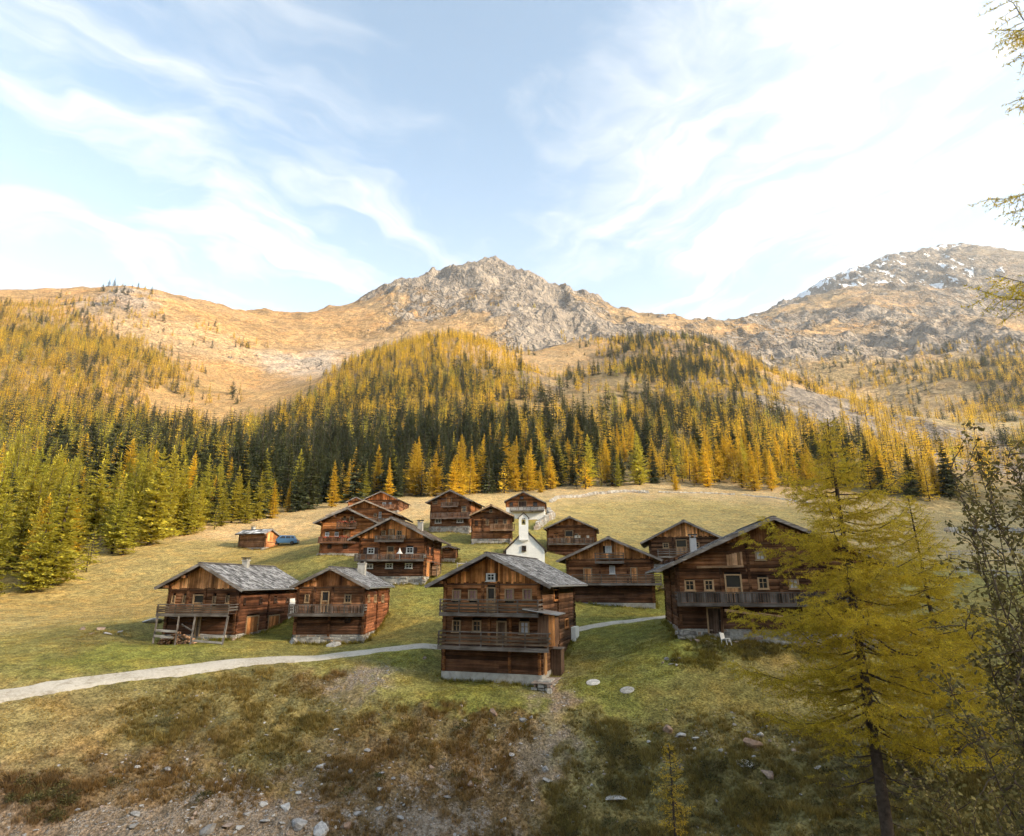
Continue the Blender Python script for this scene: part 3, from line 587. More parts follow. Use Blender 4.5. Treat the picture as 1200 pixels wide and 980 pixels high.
def door(root, place, u0, z0, u1, z1, col=BOARDW, glazed=False):
    fr = Acc(); t = .1
    def pb(ac, a, b, c, d, o0, o1):
        ac.add([place(a, o1, c), place(b, o1, c), place(b, o1, d), place(a, o1, d), place(a, o0, c), place(b, o0, c), place(b, o0, d), place(a, o0, d)], Acc.BF)
    n = max(3, int((u1-u0)/.2)); dw = (u1-u0-2*t)/n
    for i in range(n):
        pb(fr, u0+t+i*dw+.006, u0+t+(i+1)*dw-.006, z0, (z1-t) if not glazed else z0+(z1-z0)*.5, .0-RNG.uniform(0, .012), .10)
    d = fr.obj('door', M_BOARD, root, col)
    f2 = Acc(); pb(f2, u0-.02, u0+t-.01, z0, z1, -.07, .12); pb(f2, u1-t+.01, u1+.02, z0, z1, -.07, .12); pb(f2, u0+t-.01, u1-t+.01, z1-t+.005, z1, -.068, .12)
    if glazed: pb(f2, u0+t-.01, u1-t+.01, z0+(z1-z0)*.5+.004, z0+(z1-z0)*.5+.09, -.02, .1)
    f2.obj('frame', M_PALE, d)
    if glazed:
        g = Acc(); pb(g, u0+t, u1-t, z0+(z1-z0)*.5+.09, z1-t, .05, .10); g.obj('pane', M_GLASS, d)
    h = Acc(); pb(h, u1-t-.12, u1-t-.06, z0+(z1-z0)*.46, z0+(z1-z0)*.5, -.09, -.02); h.obj('handle', M_IRON, d)
    return d
def balcony(root, x0, x1, zt, zd, depth, style='rails', side=0.0, col=GREYW, y0=0.0, post_n=None, flowers=False, brackets=True):
    """projecting gallery on the front wall; side = how far it runs back along the right wall"""
    a = Acc(); y1 = y0-depth
    nb = max(2, int(depth/.24)); dw = depth/nb
    for i in range(nb): a.box(x0+.01, x1-.01, y0-.03-(i+1)*dw+.008, y0-.03-i*dw-.008, zd-.055, zd-.005*(i % 2))
    b = a.obj('balcony', M_LOGX, root, DARKW)
    f = Acc(); f.box(x0, x1, y1-.06, y1-.032, zd-.22, zd+.03); f.obj('fascia', M_LOGX, b, col)
    rail_board(b, (x0, y1+.02, zt), (x1, y1+.02, zt), .12, .06, 'handrail', col)
    n = post_n or max(3, int((x1-x0)/1.35)+1)
    for i in range(n):
        x = x0+.06+(x1-x0-.12)*i/(n-1); p = Acc(); p.box(x-.045, x+.045, y1-.03, y1+.06, zd+.004, zt-.034); p.obj('post', M_BOARD, b, col)
    hh = zt-zd
    if style == 'rails':
        for k in range(3):
            z = zd+hh*(.24+.24*k); rail_board(b, (x0, y1-.052, z), (x1, y1-.052, z), .03, .13, 'rail', bright(col, RNG.uniform(.5, .9)))
    elif style == 'open':
        for k in range(2):
            z = zd+hh*(.36+.30*k); rail_board(b, (x0, y1-.052, z), (x1, y1-.052, z), .03, .10, 'rail', col)
    else:
        s = Acc(); m = int((x1-x0)/(.115 if style == 'slats' else .16)); dx = (x1-x0)/m
        for i in range(m):
            g = .22 if style == 'slats' else .06
            s.box(x0+i*dx+dx*g, x0+(i+1)*dx-dx*g, y1-.05, y1-.022, zd+.06, zt-.05-RNG.uniform(0, .015))
        s.obj('slats', M_BOARD, b, tuple(c*.8 for c in col), kind='stuff')
    for xs in (x0, x1):
        p = Acc(); p.box(xs-.04, xs+.04, y1+.08, y0-.06, zt-.035, zt+.025)
        for k in range(2): p.box(xs-.02, xs+.02, y1+.08, y0-.06, zd+hh*(.3+.3*k), zd+hh*(.3+.3*k)+.12)
        p.obj('end_rail', M_LOGY, b, col)
    if brackets:
        for i in range(max(2, int((x1-x0)/2.4)+1)):
            x = x0+.35+(x1-x0-.7)*i/max(1, int((x1-x0)/2.4)); p = Acc(); p.box(x-.08, x+.08, y1-.02, y0+.02, zd-.22, zd-.06); p.obj('bracket', M_LOGY, b, MIDW)
    if flowers:
        fa = Acc(); m = int((x1-x0)*9)
        for i in range(m):
            x = RNG.uniform(x0+.1, x1-.1); z = zt+RNG.uniform(-.12, .16); y = y1-.08+RNG.uniform(-.1, .06); s_ = RNG.uniform(.03, .08)
            fa.add([(x-s_,y,z),(x,y-s_,z-s_),(x+s_,y,z),(x,y+s_*.4,z+s_),(x,y+s_,z-s_)], [(0,1,3),(1,2,3),(2,4,3),(4,0,3),(0,4,2,1)])
        fa.obj('flowers', M_FLOWER, b, kind='stuff')
    return b
HOUSES = {}
def chalet(key, label, Z, xl, xr, base, Y, th, tip, apex, name='chalet', cat='chalet', L=None, lb=None, fh=.5, found='stone', logc=WARM, sidec=None, gablec=BOARDW, gable=None, boards=True, roofc=SHGREY, oh=1.0,
           wins=(), doors=(), swins=(), sdoors=(), lwins=(), balc=(), ends=(), chim=(), lh=.25, shw=.22, zones=(), group='log chalets of the hamlet', ridge_tint=(.15,.13,.115)):
    ox, oy, s = Z; cv = lambda zx, zy: (ox+zx*s, oy+zy*s); th = R(th)
    pl, pr = cv(xl, base), cv(xr, base)
    O = pt((pl[0]+pr[0])/2, pl[1], Y); Rm = Matrix.Rotation(th, 3, 'Z'); Ri = Rm.inverted()
    C = np.array([0, 0, CZ])
    def hit(px, py, plane='front', val=0.0):
        c = Ri @ Vector(C-O); d = Ri @ Vector(ray(px, py))
        if plane == 'front': t = (val-c.y)/d.y; q = c+d*t; return q.x, q.z
        t = (val-c.x)/d.x; q = c+d*t; return q.y, q.z
    a, b = hit(*pl)[0], hit(*pr)[0]
    O = O+np.array(Rm @ Vector(((a+b)/2, 0, 0))); W = b-a; hw_ = W/2
    xa, hr = hit(*cv(*apex), val=-oh); xe, ze = hit(*cv(*tip), val=-oh)
    slope = (hr-ze)/abs(xa-xe); so = max(.35, min(1.6, abs(xe-xa)-hw_-(-xa if xe < xa else xa)*0))
    xa = 0.0 if abs(xa) > 1.5 else xa*.5
    if lb: L = min(13.0, max(7.0, hit(*cv(*lb), plane='side', val=hw_)[0]))
    th_r = .16; zroof = lambda x: hr-.10-slope*abs(x-xa); he = zroof(hw_)
    print('HOUSE', key, 'O', np.round(O, 1), 'W %.1f L %.1f ridge %.1f eave %.1f slope %.2f over %.2f' % (W, L, hr, he, slope, so))
    root = empty(name, tuple(O), th, label=label, cat=cat, group=group)
    HOUSES[key] = dict(root=root, hit=hit, cv=cv, W=W, L=L, hr=hr, he=he, O=O, Rm=Rm, slope=slope, xa=xa)
    pf = lambda u, d, z: (u, d, z); pR = lambda u, d, z: (hw_-d, u, z); pL = lambda u, d, z: (-hw_+d, u, z); pB = lambda u, d, z: (u, L-d, z)
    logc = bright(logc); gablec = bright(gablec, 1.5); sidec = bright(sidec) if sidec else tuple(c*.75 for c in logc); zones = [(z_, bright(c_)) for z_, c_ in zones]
    zg = hit(*cv(apex[0], gable))[1] if gable else he
    edge = lambda z, ua, ub: (max(ua, xa-(zroof(xa)-.02-z)/slope), min(ub, xa+(zroof(xa)-.02-z)/slope))
    def rect(w_, plane='front', val=0.0):
        p, q = hit(*cv(w_[0], w_[3]), plane=plane, val=val), hit(*cv(w_[2], w_[1]), plane=plane, val=val)
        return [min(p[0], q[0]), min(p[1], q[1]), max(p[0], q[0]), max(p[1], q[1])]
    of = [(rect(w_), w_[4:]) for w_ in wins]; od = [(rect(w_), w_[4:]) for w_ in doors]
    os_ = [(rect(w_, 'side', hw_), w_[4:]) for w_ in swins]; osd = [(rect(w_, 'side', hw_), w_[4:]) for w_ in sdoors]
    opn = [r for r, _ in of+od]; opS = [r for r, _ in os_+osd]
    # foundation
    f = Acc(); f.box(-hw_+.05, hw_-.05, .05, L-.05, -2.6, fh-.02); fo = f.obj('foundation', M_CONCRETE, root)
    if found == 'stone':
        for plc, u0, u1 in ((pf, -hw_-.03, hw_+.03), (pR, .04, L), (pL, .04, L)):
            g = Acc(); stones_on(g, u0, u1, -1.0, fh, plc, .38 if Y < 70 else .5); g.obj('stonework', M_WALLSTONE, fo, kind='stuff')
    else:
        g = Acc(); pm = {'concrete': M_CONCRETE, 'plaster': M_PLASTER}[found]
        g.box(-hw_-.06, hw_+.06, -.06, .2, -1.6, fh); g.box(hw_-.2, hw_+.06, .202, L, -1.6, fh); g.box(-hw_-.06, -hw_+.2, .202, L, -1.6, fh); g.obj('plinth', pm, fo)
    # log walls; front split by zones of different weathering: (z pixel top, colour)
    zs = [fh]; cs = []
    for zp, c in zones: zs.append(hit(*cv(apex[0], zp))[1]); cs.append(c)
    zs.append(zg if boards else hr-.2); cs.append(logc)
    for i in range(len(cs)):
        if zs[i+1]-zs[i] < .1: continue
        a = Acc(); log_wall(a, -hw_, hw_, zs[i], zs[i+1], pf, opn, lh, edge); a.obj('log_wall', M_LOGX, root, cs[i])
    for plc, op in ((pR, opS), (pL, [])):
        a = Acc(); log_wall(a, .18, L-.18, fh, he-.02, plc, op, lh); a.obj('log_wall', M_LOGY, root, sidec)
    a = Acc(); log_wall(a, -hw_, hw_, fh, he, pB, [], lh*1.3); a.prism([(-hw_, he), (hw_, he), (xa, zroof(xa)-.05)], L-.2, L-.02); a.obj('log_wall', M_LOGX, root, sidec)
    bk = Acc(); bk.box(-hw_+.19, hw_-.19, .19, L-.19, fh, min(he, hr)-.05); bk.prism([(-hw_+.2, he-.05), (hw_-.2, he-.05), (xa, zroof(xa)-.3)], .2, L-.21); bk.obj('interior', M_DARK, root)
    # crossed log ends at the corners and at the partition walls
    for fx, z0, z1 in [(-hw_+.1, fh, he-.02), (hw_-.1, fh, he-.02)]+[(hit(*cv(e[0], e[1]))[0], hit(*cv(e[0], e[2]))[1], min(hit(*cv(e[0], e[1]))[1], zroof(hit(*cv(e[0], e[1]))[0])-.1)) for e in ends]:
        a = Acc(); n = max(1, round((z1-z0)/lh)); h = (z1-z0)/n
        for i in range(n):
            p = RNG.uniform(.10, .17); a.box(fx-.095+RNG.uniform(-.015, .015), fx+.095+RNG.uniform(-.015, .015), -p, .03, z0+i*h+.012, z0+(i+1)*h-.012)
        a.obj('log_ends', M_LOGY, root, tuple(c*.62 for c in logc), kind='stuff')
    for uy in [.1]+([L*.45] if L > 7 else [])+[L-.1]:
        a = Acc(); n = max(1, round((he-fh)/lh)); h = (he-fh)/n
        for i in range(n):
            p = RNG.uniform(.10, .17); a.box(hw_-.03, hw_+p, uy-.09, uy+.09, fh+i*h+.012, fh+(i+1)*h-.012); a.box(-hw_-p, -hw_+.03, uy-.09, uy+.09, fh+i*h+.012, fh+(i+1)*h-.012)
        a.obj('log_ends', M_LOGX, root, tuple(c*.6 for c in sidec), kind='stuff')
    # boarded gable
    if boards:
        a = Acc(); x = edge(zg, -hw_, hw_)[0]; xr_ = edge(zg, -hw_, hw_)[1]
        while x < xr_-.03:
            w_ = min(RNG.uniform(.15, .27), xr_-x); d = RNG.uniform(-.03, .02); za, zb = zroof(x)-.03, zroof(x+w_)-.03
            cut = [r for r in opn if r[0] < x+w_ and r[2] > x and r[3] > zg]; z0 = zg-RNG.uniform(.02, .16)
            if min(za, zb) > z0+.05:
                segs = [(z0, None)] if not cut else ([(z0, cut[0][1])] if cut[0][1] > z0 else [])+[(cut[0][3], None)]
                for s0, s1 in segs:
                    ta, tb = (za, zb) if s1 is None else (s1, s1)
                    if min(ta, tb) <= s0: continue
                    a.add([(x+.006,-.03+d,s0),(x+w_-.006,-.03+d,s0),(x+w_-.006,.08,s0),(x+.006,.08,s0),(x+.006,-.03+d,ta),(x+w_-.006,-.03+d,tb),(x+w_-.006,.08,tb),(x+.006,.08,ta)], Acc.BF)
            x += w_
        a.obj('gable_boards', M_BOARD, root, gablec, kind='stuff')
        g = Acc(); e0, e1 = edge(zg-.2, -hw_, hw_); g.box(e0, e1, -.09, -.045, zg-.26, zg-.17); g.obj('gable_beam', M_LOGX, root, MIDW)
    for r, st in of: window(root, pf, *r, *(st if st else ('pale',)))
    for r, st in od: door(root, pf, *r, *(st if st else ()))
    for r, st in os_: window(root, pR, *r, *(st if st else ('orange',)), muntin=False)
    for r, st in osd: door(root, pR, *r, *(st if st else ()))
    for bb in balc:
        zx0, zx1, zt, zd, dep = bb[:5]; kw = bb[5] if len(bb) > 5 else {}
        p = hit(*cv(zx0, zt), val=-dep); q = hit(*cv(zx1, zd), val=-dep); q2 = hit(*cv(zx0, zd), val=-dep); p2 = hit(*cv(zx1, zt), val=-dep)
        balcony(root, p[0], q[0], (p[1]+p2[1])/2, (q[1]+q2[1])/2, dep, **kw)
    # roof
    y0, y1 = -oh, L+oh*.8; rt = Acc()
    for sd in (-1, 1):
        ex = sd*(hw_+so); run = abs(ex-xa); ez = hr-slope*run
        nrm = Vector((sd*slope, 0, 1)).normalized(); t = Vector((ex-xa, 0, ez-hr)).normalized()
        p = Vector((xa, 0, hr)); e = Vector((ex, 0, ez))
        o1 = -nrm*th_r
        vs = [(p.x,y0,p.z),(e.x,y0,e.z),(e.x,y1,e.z),(p.x,y1,p.z)]; vs = [Vector(v) for v in vs]; lo = [v+o1 for v in vs]
        rt.add([*lo, *vs], Acc.BF if sd > 0 else [f[::-1] for f in Acc.BF])
    ro = rt.obj('roof', M_LOGX, root, DARKW)
    for sd in (-1, 1):
        ex = sd*(hw_+so); ez = hr-slope*abs(ex-xa); nrm = Vector((sd*slope, 0, 1)).normalized(); t = Vector((ex-xa, 0, ez-hr)); ls = t.length; t.normalize()
        sh = Acc(); ex_ = .30 if Y < 60 else (.42 if Y < 90 else .6); nc = max(3, int(ls/ex_)); dl = ls/nc
        for k in range(nc):
            y = y0+.02; rowj = RNG.uniform(-.02, .02)
            while y < y1-.04:
                w_ = min(RNG.uniform(.55, 1.5)*shw, y1-.02-y); u0 = max(0.01, k*dl-.06); u1 = (k+1)*dl+RNG.uniform(-.03, .07)+rowj
                if k == nc-1: u1 = min(u1, ls+.05)
                A0 = Vector((xa, 0, hr))+t*u0+nrm*(.004); A1 = Vector((xa, 0, hr))+t*u1+nrm*(.028+RNG.uniform(0, .018)); th2 = nrm*.018
                sh.add([(A0.x,y+.006,A0.z),(A1.x,y+.006,A1.z),(A1.x,y+w_-.006,A1.z),(A0.x,y+w_-.006,A0.z),
                        *[(v.x,yy,v.z) for v, yy in ((A0+th2,y+.006),(A1+th2,y+.006),(A1+th2,y+w_-.006),(A0+th2,y+w_-.006))]], Acc.BF)
                y += w_
        sh.obj('shingles', M_SHINGLE, ro, roofc, kind='stuff')
        for yy in (y0-.035, y1+.035):
            bb = Acc(); bb.bar((xa, yy, hr-.10), (ex, yy, ez-.10), .05, .24, (0, 0, 1)); bb.obj('bargeboard', M_LOGX, ro, ridge_tint)
        gu = Acc(); gu.tube([(ex+sd*.05, y0, ez-.05), (ex+sd*.05, y1, ez-.07)], .055, 6); gu.obj('gutter', M_METAL if Y < 60 else M_LOGY, ro, GREYW)
    rc = Acc(); rc.bar((xa-.10, y0-.02, hr+.035), (xa-.10, y1+.02, hr+.035), .26, .04, (.45*slope*-1, 0, 1)); rc.bar((xa+.10, y0-.02, hr+.03), (xa+.10, y1+.02, hr+.03), .26, .04, (.45*slope, 0, 1)); rc.obj('ridge_board', M_LOGY, ro, (.09,.08,.075))
    for fx in (-1, -.5, 0, .5, 1):
        x = xa+fx*(hw_-.05); p = Acc(); z = hr-slope*abs(x-xa)-th_r-.14; p.box(x-.09, x+.09, y0+.22, .05, z-.11, z+.09); p.obj('purlin', M_LOGY, ro, WARM)
    for c in chim:
        cx, cy, w_, top = c[:4]; st = c[4] if len(c) > 4 else 'stone'
        a = Acc(); z = hr-slope*abs(cx-xa); a.box(cx-w_/2, cx+w_/2, cy-w_/2, cy+w_/2, z-.5, z+top)
        if st != 'metal': a.box(cx-w_/2-.06, cx+w_/2+.06, cy-w_/2-.06, cy+w_/2+.06, z+top+.003, z+top+.08)
        for i in (-1, 1):
            for j in (-1, 1): a.box(cx+i*w_*.38-.05, cx+i*w_*.38+.05, cy+j*w_*.38-.05, cy+j*w_*.38+.05, z+top+.081, z+top+.26)
        ch = a.obj('chimney', {'stone': M_CONCRETE, 'metal': M_METAL, 'pale': M_PLASTER}[st], ro)
        g = Acc(); g.box(cx-w_/2-.1, cx+w_/2+.1, cy-w_/2-.1, cy+w_/2+.1, z+top+.262, z+top+.33); g.obj('chimney_cap', M_IRON, ch)
    return HOUSES[key]
Z1 = (170,650,.15); Z2 = (330,655,.125); Z3 = (490,630,210/1083); Z4 = (400,595,140/1200); Z5 = (360,565,.1); Z13 = (640,600,.125); Z9 = (480,560,220/1200); Z15 = (740,590,220/1198); Zs = (270,560,.225)
chalet('barn', 'log barn with grey shingle roof, leaning balcony props and orange barn doors', Z1, 137, 692, 660, 52.5, -3, (45,265), (415,65), name='log_barn', cat='barn', lb=(1185,480), fh=.35, logc=MIDW, sidec=(.085,.042,.026), gable=255, gablec=(.27,.155,.078), zones=((455,DARKW),), oh=.9,
       wins=[(205,320,240,378,'pale'),(292,320,322,378,'pale'),(525,325,558,385,'pale'),(628,320,662,380,'pale')], doors=[(362,312,470,452,BOARDW,True),(385,478,445,640,(.16,.12,.09))],
       swins=[(765,335,785,388,'dark'),(890,338,915,385,'dark'),(1003,335,1030,375,'dark'),(1098,335,1125,375,'dark')], sdoors=[(778,472,888,632,ORANGE),(952,466,1050,600,ORANGE)],
       balc=[(98,652,392,462,1.5,dict(style='rails',brackets=False))], ends=[(345,262,452),(480,262,452)], chim=[(.15,6.4,.5,.55)])
chalet('small', 'small log chalet with slatted balcony and stone footing next to the barn with orange doors', Z2, 108, 765, 775, 53.5, 1, (60,265), (450,75), lb=(992,520), fh=.55, logc=MIDW, sidec=(.15,.065,.034), gable=245, gablec=(.19,.095,.045), zones=((520,DARKW),), oh=.8,
       wins=[(215,335,262,410,'pale'),(588,335,655,412,'pale'),(590,545,650,588,'dark')], doors=[(360,302,452,500,BOARDW,True)], swins=[(798,335,822,405,'pale'),(862,335,887,405,'pale'),(933,335,957,405,'pale')],
       balc=[(65,770,432,515,1.1,dict(style='slats'))], ends=[(320,262,515),(485,262,515),(452,525,730)], chim=[(1.0,6.4,.7,.95,'stone')])
chalet('tall', 'tall three-storey log chalet with two galleries, on a concrete plinth', Z3, 145, 745, 885, 44.6, -17, (45,290), (415,92), lb=(945,560), fh=.7, found='concrete', logc=(.165,.080,.036), sidec=(.070,.042,.028), gable=265, gablec=(.25,.125,.048), zones=((668,DARKW),(462,(.078,.041,.023))), oh=1.15,
       wins=[(208,316,258,376,'pale','red'),(305,316,356,376,'pale','red'),(526,310,578,378,'pale','red'),(634,310,686,378,'pale','red'),(414,216,465,263,'white'),(208,500,257,570,'pale'),(329,502,381,570,'pale'),(614,508,670,582,'pale','white')],
       doors=[(415,300,468,455,BOARDW,True),(475,505,535,660,(.10,.06,.035))], swins=[(819,312,846,383,'orange'),(886,488,905,550,'orange')],
       balc=[(130,728,377,458,1.25,dict(style='rails')),(120,790,574,664,1.35,dict(style='rails'))], ends=[(393,265,458),(487,265,458),(432,470,664),(560,470,664),(555,675,820)])
chalet('large', 'broad log chalet with white shuttered windows and stone base behind the small chalet', Z4, 160, 835, 768, 73, -5, (50,320), (495,92), lb=(995,520), fh=.9, logc=(.15,.070,.032), sidec=(.12,.056,.03), gable=300, gablec=(.24,.115,.042), zones=((530,DARKW),), roofc=SHBROWN,
       wins=[(262,403,332,464,'white',None,True),(653,398,722,458,'white',None,True),(248,565,318,610,'white'),(446,558,516,610,'white'),(642,556,713,610,'white'),(405,230,443,280,'pale'),(558,230,606,280,'pale')], doors=[(455,385,535,515,BOARDW,True),(472,215,532,322,BOARDW)],
       swins=[(853,395,877,472,'dark'),(898,400,918,472,'dark')], sdoors=[(848,545,890,690,ORANGE)], balc=[(335,625,282,326,1.0,dict(style='slats')),(132,828,467,520,1.2,dict(style='slats'))], ends=[(385,340,520),(545,340,520)], chim=[(2.2,4.5,.6,.9,'stone')])
chalet('flowers', 'warm brown log chalet with red flowers along its galleries', Z5, 145, 775, 868, 86, 2, (40,480), (455,300), L=11, fh=.4, logc=(.20,.094,.038), gable=400, gablec=(.23,.11,.045), boards=False, zones=((705,(.12,.055,.032)),), roofc=SHBROWN,
       wins=[(213,588,257,632,'white'),(323,588,367,636,'white'),(497,408,548,452,'pale'),(418,418,457,452,'pale'),(238,728,287,772,'dark'),(418,728,470,772,'dark')], doors=[(420,560,512,700,BOARDW)], balc=[(345,572,468,530,.9,dict(style='slats',col=(.08,.05,.035),flowers=True)),(130,570,642,700,1.0,dict(style='boards',col=(.10,.05,.03),flowers=True))], ends=[(412,420,640),(520,420,640)], lh=.3, shw=.4)
chalet('upper', 'log chalet with pale rake boards partly hidden behind the flower-decked chalet', Z5, 330, 1010, 520, 103, 0, (1105,390), (670,207), L=10, fh=.4, logc=(.17,.078,.034), gable=300, gablec=(.24,.115,.045), roofc=SHBROWN, wins=[(780,368,815,405,'pale'),(840,350,870,415,'white')], balc=[(690,960,425,470,1.0,dict(style='slats'))], lh=.3, shw=.4, ridge_tint=(.24,.19,.15))
chalet('edge', 'small dark log chalet with orange gable at the forest edge', Z5, 688, 1068, 355, 142, -5, (650,197), (850,107), L=9, fh=.4, logc=(.095,.050,.03), gable=205, gablec=(.27,.115,.042), roofc=SHBROWN, wins=[(885,238,922,272,'white'),(960,240,985,262,'white')], balc=[(860,1020,262,302,.9,dict(style='slats',col=(.2,.1,.06)))], lh=.32, shw=.45)
chalet('hay', 'low orange-brown hay barn half hidden behind the chalet with pale rake boards', Z5, 478, 668, 300, 150, 0, (452,232), (572,173), name='hay_barn', cat='barn', L=7, fh=.3, logc=(.20,.09,.04), gable=215, gablec=(.24,.11,.045), roofc=SHBROWN, lh=.32, shw=.45, oh=.7)
chalet('stonebase', 'log chalet with two galleries standing on a rough stone base', Z9, 132, 382, 346, 108, -11, (108,156), (260,76), lb=(457,320), fh=1.0, logc=(.14,.066,.032), gable=125, gablec=(.19,.09,.04), zones=((258,(.075,.042,.026)),), roofc=SHBROWN, wins=[(148,148,177,167,'pale'),(163,263,202,291,'white'),(303,263,342,287,'white'),(333,180,362,220,'pale')], doors=[(233,122,270,178,ORANGE)],
       balc=[(200,310,156,180,.9,dict(style='slats',col=(.13,.09,.07))),(130,386,223,255,1.1,dict(style='slats',col=(.13,.09,.07)))], ends=[(245,180,255)], lh=.3, shw=.4)
chalet('rubble', 'dark log chalet with a short side gallery on a rubble base beside the chapel', Z9, 397, 652, 416, 95, 0, (378,236), (515,170), L=8, fh=.65, logc=(.105,.054,.029), gable=225, gablec=(.13,.066,.034), boards=False, roofc=(.24,.165,.11), ridge_tint=(.30,.20,.12), wins=[(538,268,564,297,'pale'),(598,268,622,297,'pale'),(418,273,437,302,'dark'),(488,268,507,302,'pale'),(511,202,529,223,'pale')], balc=[(515,672,296,330,1.0,dict(style='slats',col=(.2,.12,.07)))], ends=[(470,240,390),(540,240,390)], lh=.28, shw=.35)
chalet('whitebase', 'log chalet on a whitewashed base below the stone wall', Z9, 618, 862, 258, 128, -4, (592,149), (715,87), L=9, fh=2.3, found='plaster', logc=(.17,.078,.036), gable=112, gablec=(.19,.085,.04), roofc=SHBROWN, wins=[(705,120,728,138,'dark'),(640,160,660,180,'dark'),(790,160,815,180,'dark')], doors=[(695,148,747,206,DARKW)], balc=[(640,862,182,208,1.1,dict(style='slats'))], lh=.3, shw=.45)
chalet('pots', 'log chalet with grey planter boxes on its gallery rail', Z13, 16, 464, 440, 100, -9, (-38,158), (210,42), L=8.5, fh=.35, found='plaster', logc=(.105,.054,.028), gable=120, gablec=(.16,.082,.038), zones=((298,(.085,.043,.027)),), roofc=SHBROWN, wins=[(73,213,112,247,'orange'),(263,203,302,242,'pale')], doors=[(178,173,252,292,ORANGE,True)], balc=[(15,447,245,296,1.0,dict(style='slats'))], ends=[(160,170,290),(262,170,290)], lh=.27, shw=.35)
chalet('wide', 'wide log chalet with a long rail gallery and a small gable gallery', Z13, 205, 1020, 890, 65.5, -11, (105,455), (585,232), L=10, fh=.4, found='concrete', logc=(.115,.058,.030), gable=430, gablec=(.26,.135,.055), zones=((672,DARKW),), roofc=SHBROWN, wins=[(558,318,610,385,'white','white'),(596,503,642,580,'white','white')], doors=[(353,523,428,660,ORANGE),(795,518,852,660,ORANGE)],
       balc=[(455,730,386,465,1.0,dict(style='open')),(240,1085,589,668,1.3,dict(style='rails'))], ends=[(500,470,668),(760,470,668)])
chalet('boarded', 'log chalet with pale boarded gable and pale door frame above the wide chalet', Z15, 125, 572, 408, 76, -14, (72,246), (340,106), L=9, fh=.4, logc=(.070,.040,.025), gable=208, gablec=(.33,.19,.095), roofc=SHBROWN, wins=[(202,252,236,286,'pale'),(394,248,431,282,'pale')], doors=[(289,230,351,332,BOARDW,True)], balc=[(165,545,291,335,1.1,dict(style='open',col=(.12,.10,.085)))], ends=[(262,215,335),(375,215,335)])
chalet('big', 'big dark log chalet with carved gallery and broad roof beside the tall yellow larch', Z15, 315, 1560, 858, 45.5, -9, (205,422), (945,84), L=10.5, fh=.55, logc=(.082,.044,.025), gable=235, gablec=(.12,.064,.033), boards=True, zones=((645,(.048,.027,.018)),), oh=1.2, wins=[(344,490,400,557,'pale'),(468,488,520,557,'pale'),(812,473,868,547,'pale'),(1010,485,1062,547,'pale','white'),(794,303,850,362,'pale','white')], doors=[(608,452,698,632,BOARDW,True),(490,662,575,830,(.05,.03,.02))],
       balc=[(288,1480,569,640,1.2,dict(style='boards',col=(.060,.052,.047)))], ends=[(568,410,640),(730,250,640),(940,410,640)], chim=[(-4.7,4.3,.5,1.1,'metal')])
chalet('shed', 'little plank shed with orange end wall and pale roof beside the blue car', Zs, 178, 240, 368, 106, 68, (160,292), (212,266), name='plank_shed', cat='shed', L=6.0, fh=.15, logc=(.20,.10,.05), sidec=(.105,.062,.038), gable=330, gablec=(.22,.11,.05), roofc=(.42,.42,.42), lh=.4, shw=.5, oh=.35, chim=[(.2,4.6,.5,.7)], group=None)
chalet('hut', 'tiny log hut beside the broad chalet with white shuttered windows', Zs, 1103, 1166, 424, 84, -4, (1096,362), (1134,352), name='log_hut', cat='hut', L=2.4, fh=.1, logc=MIDW, gable=368, roofc=SHBROWN, lh=.3, shw=.4, oh=.4, group=None)
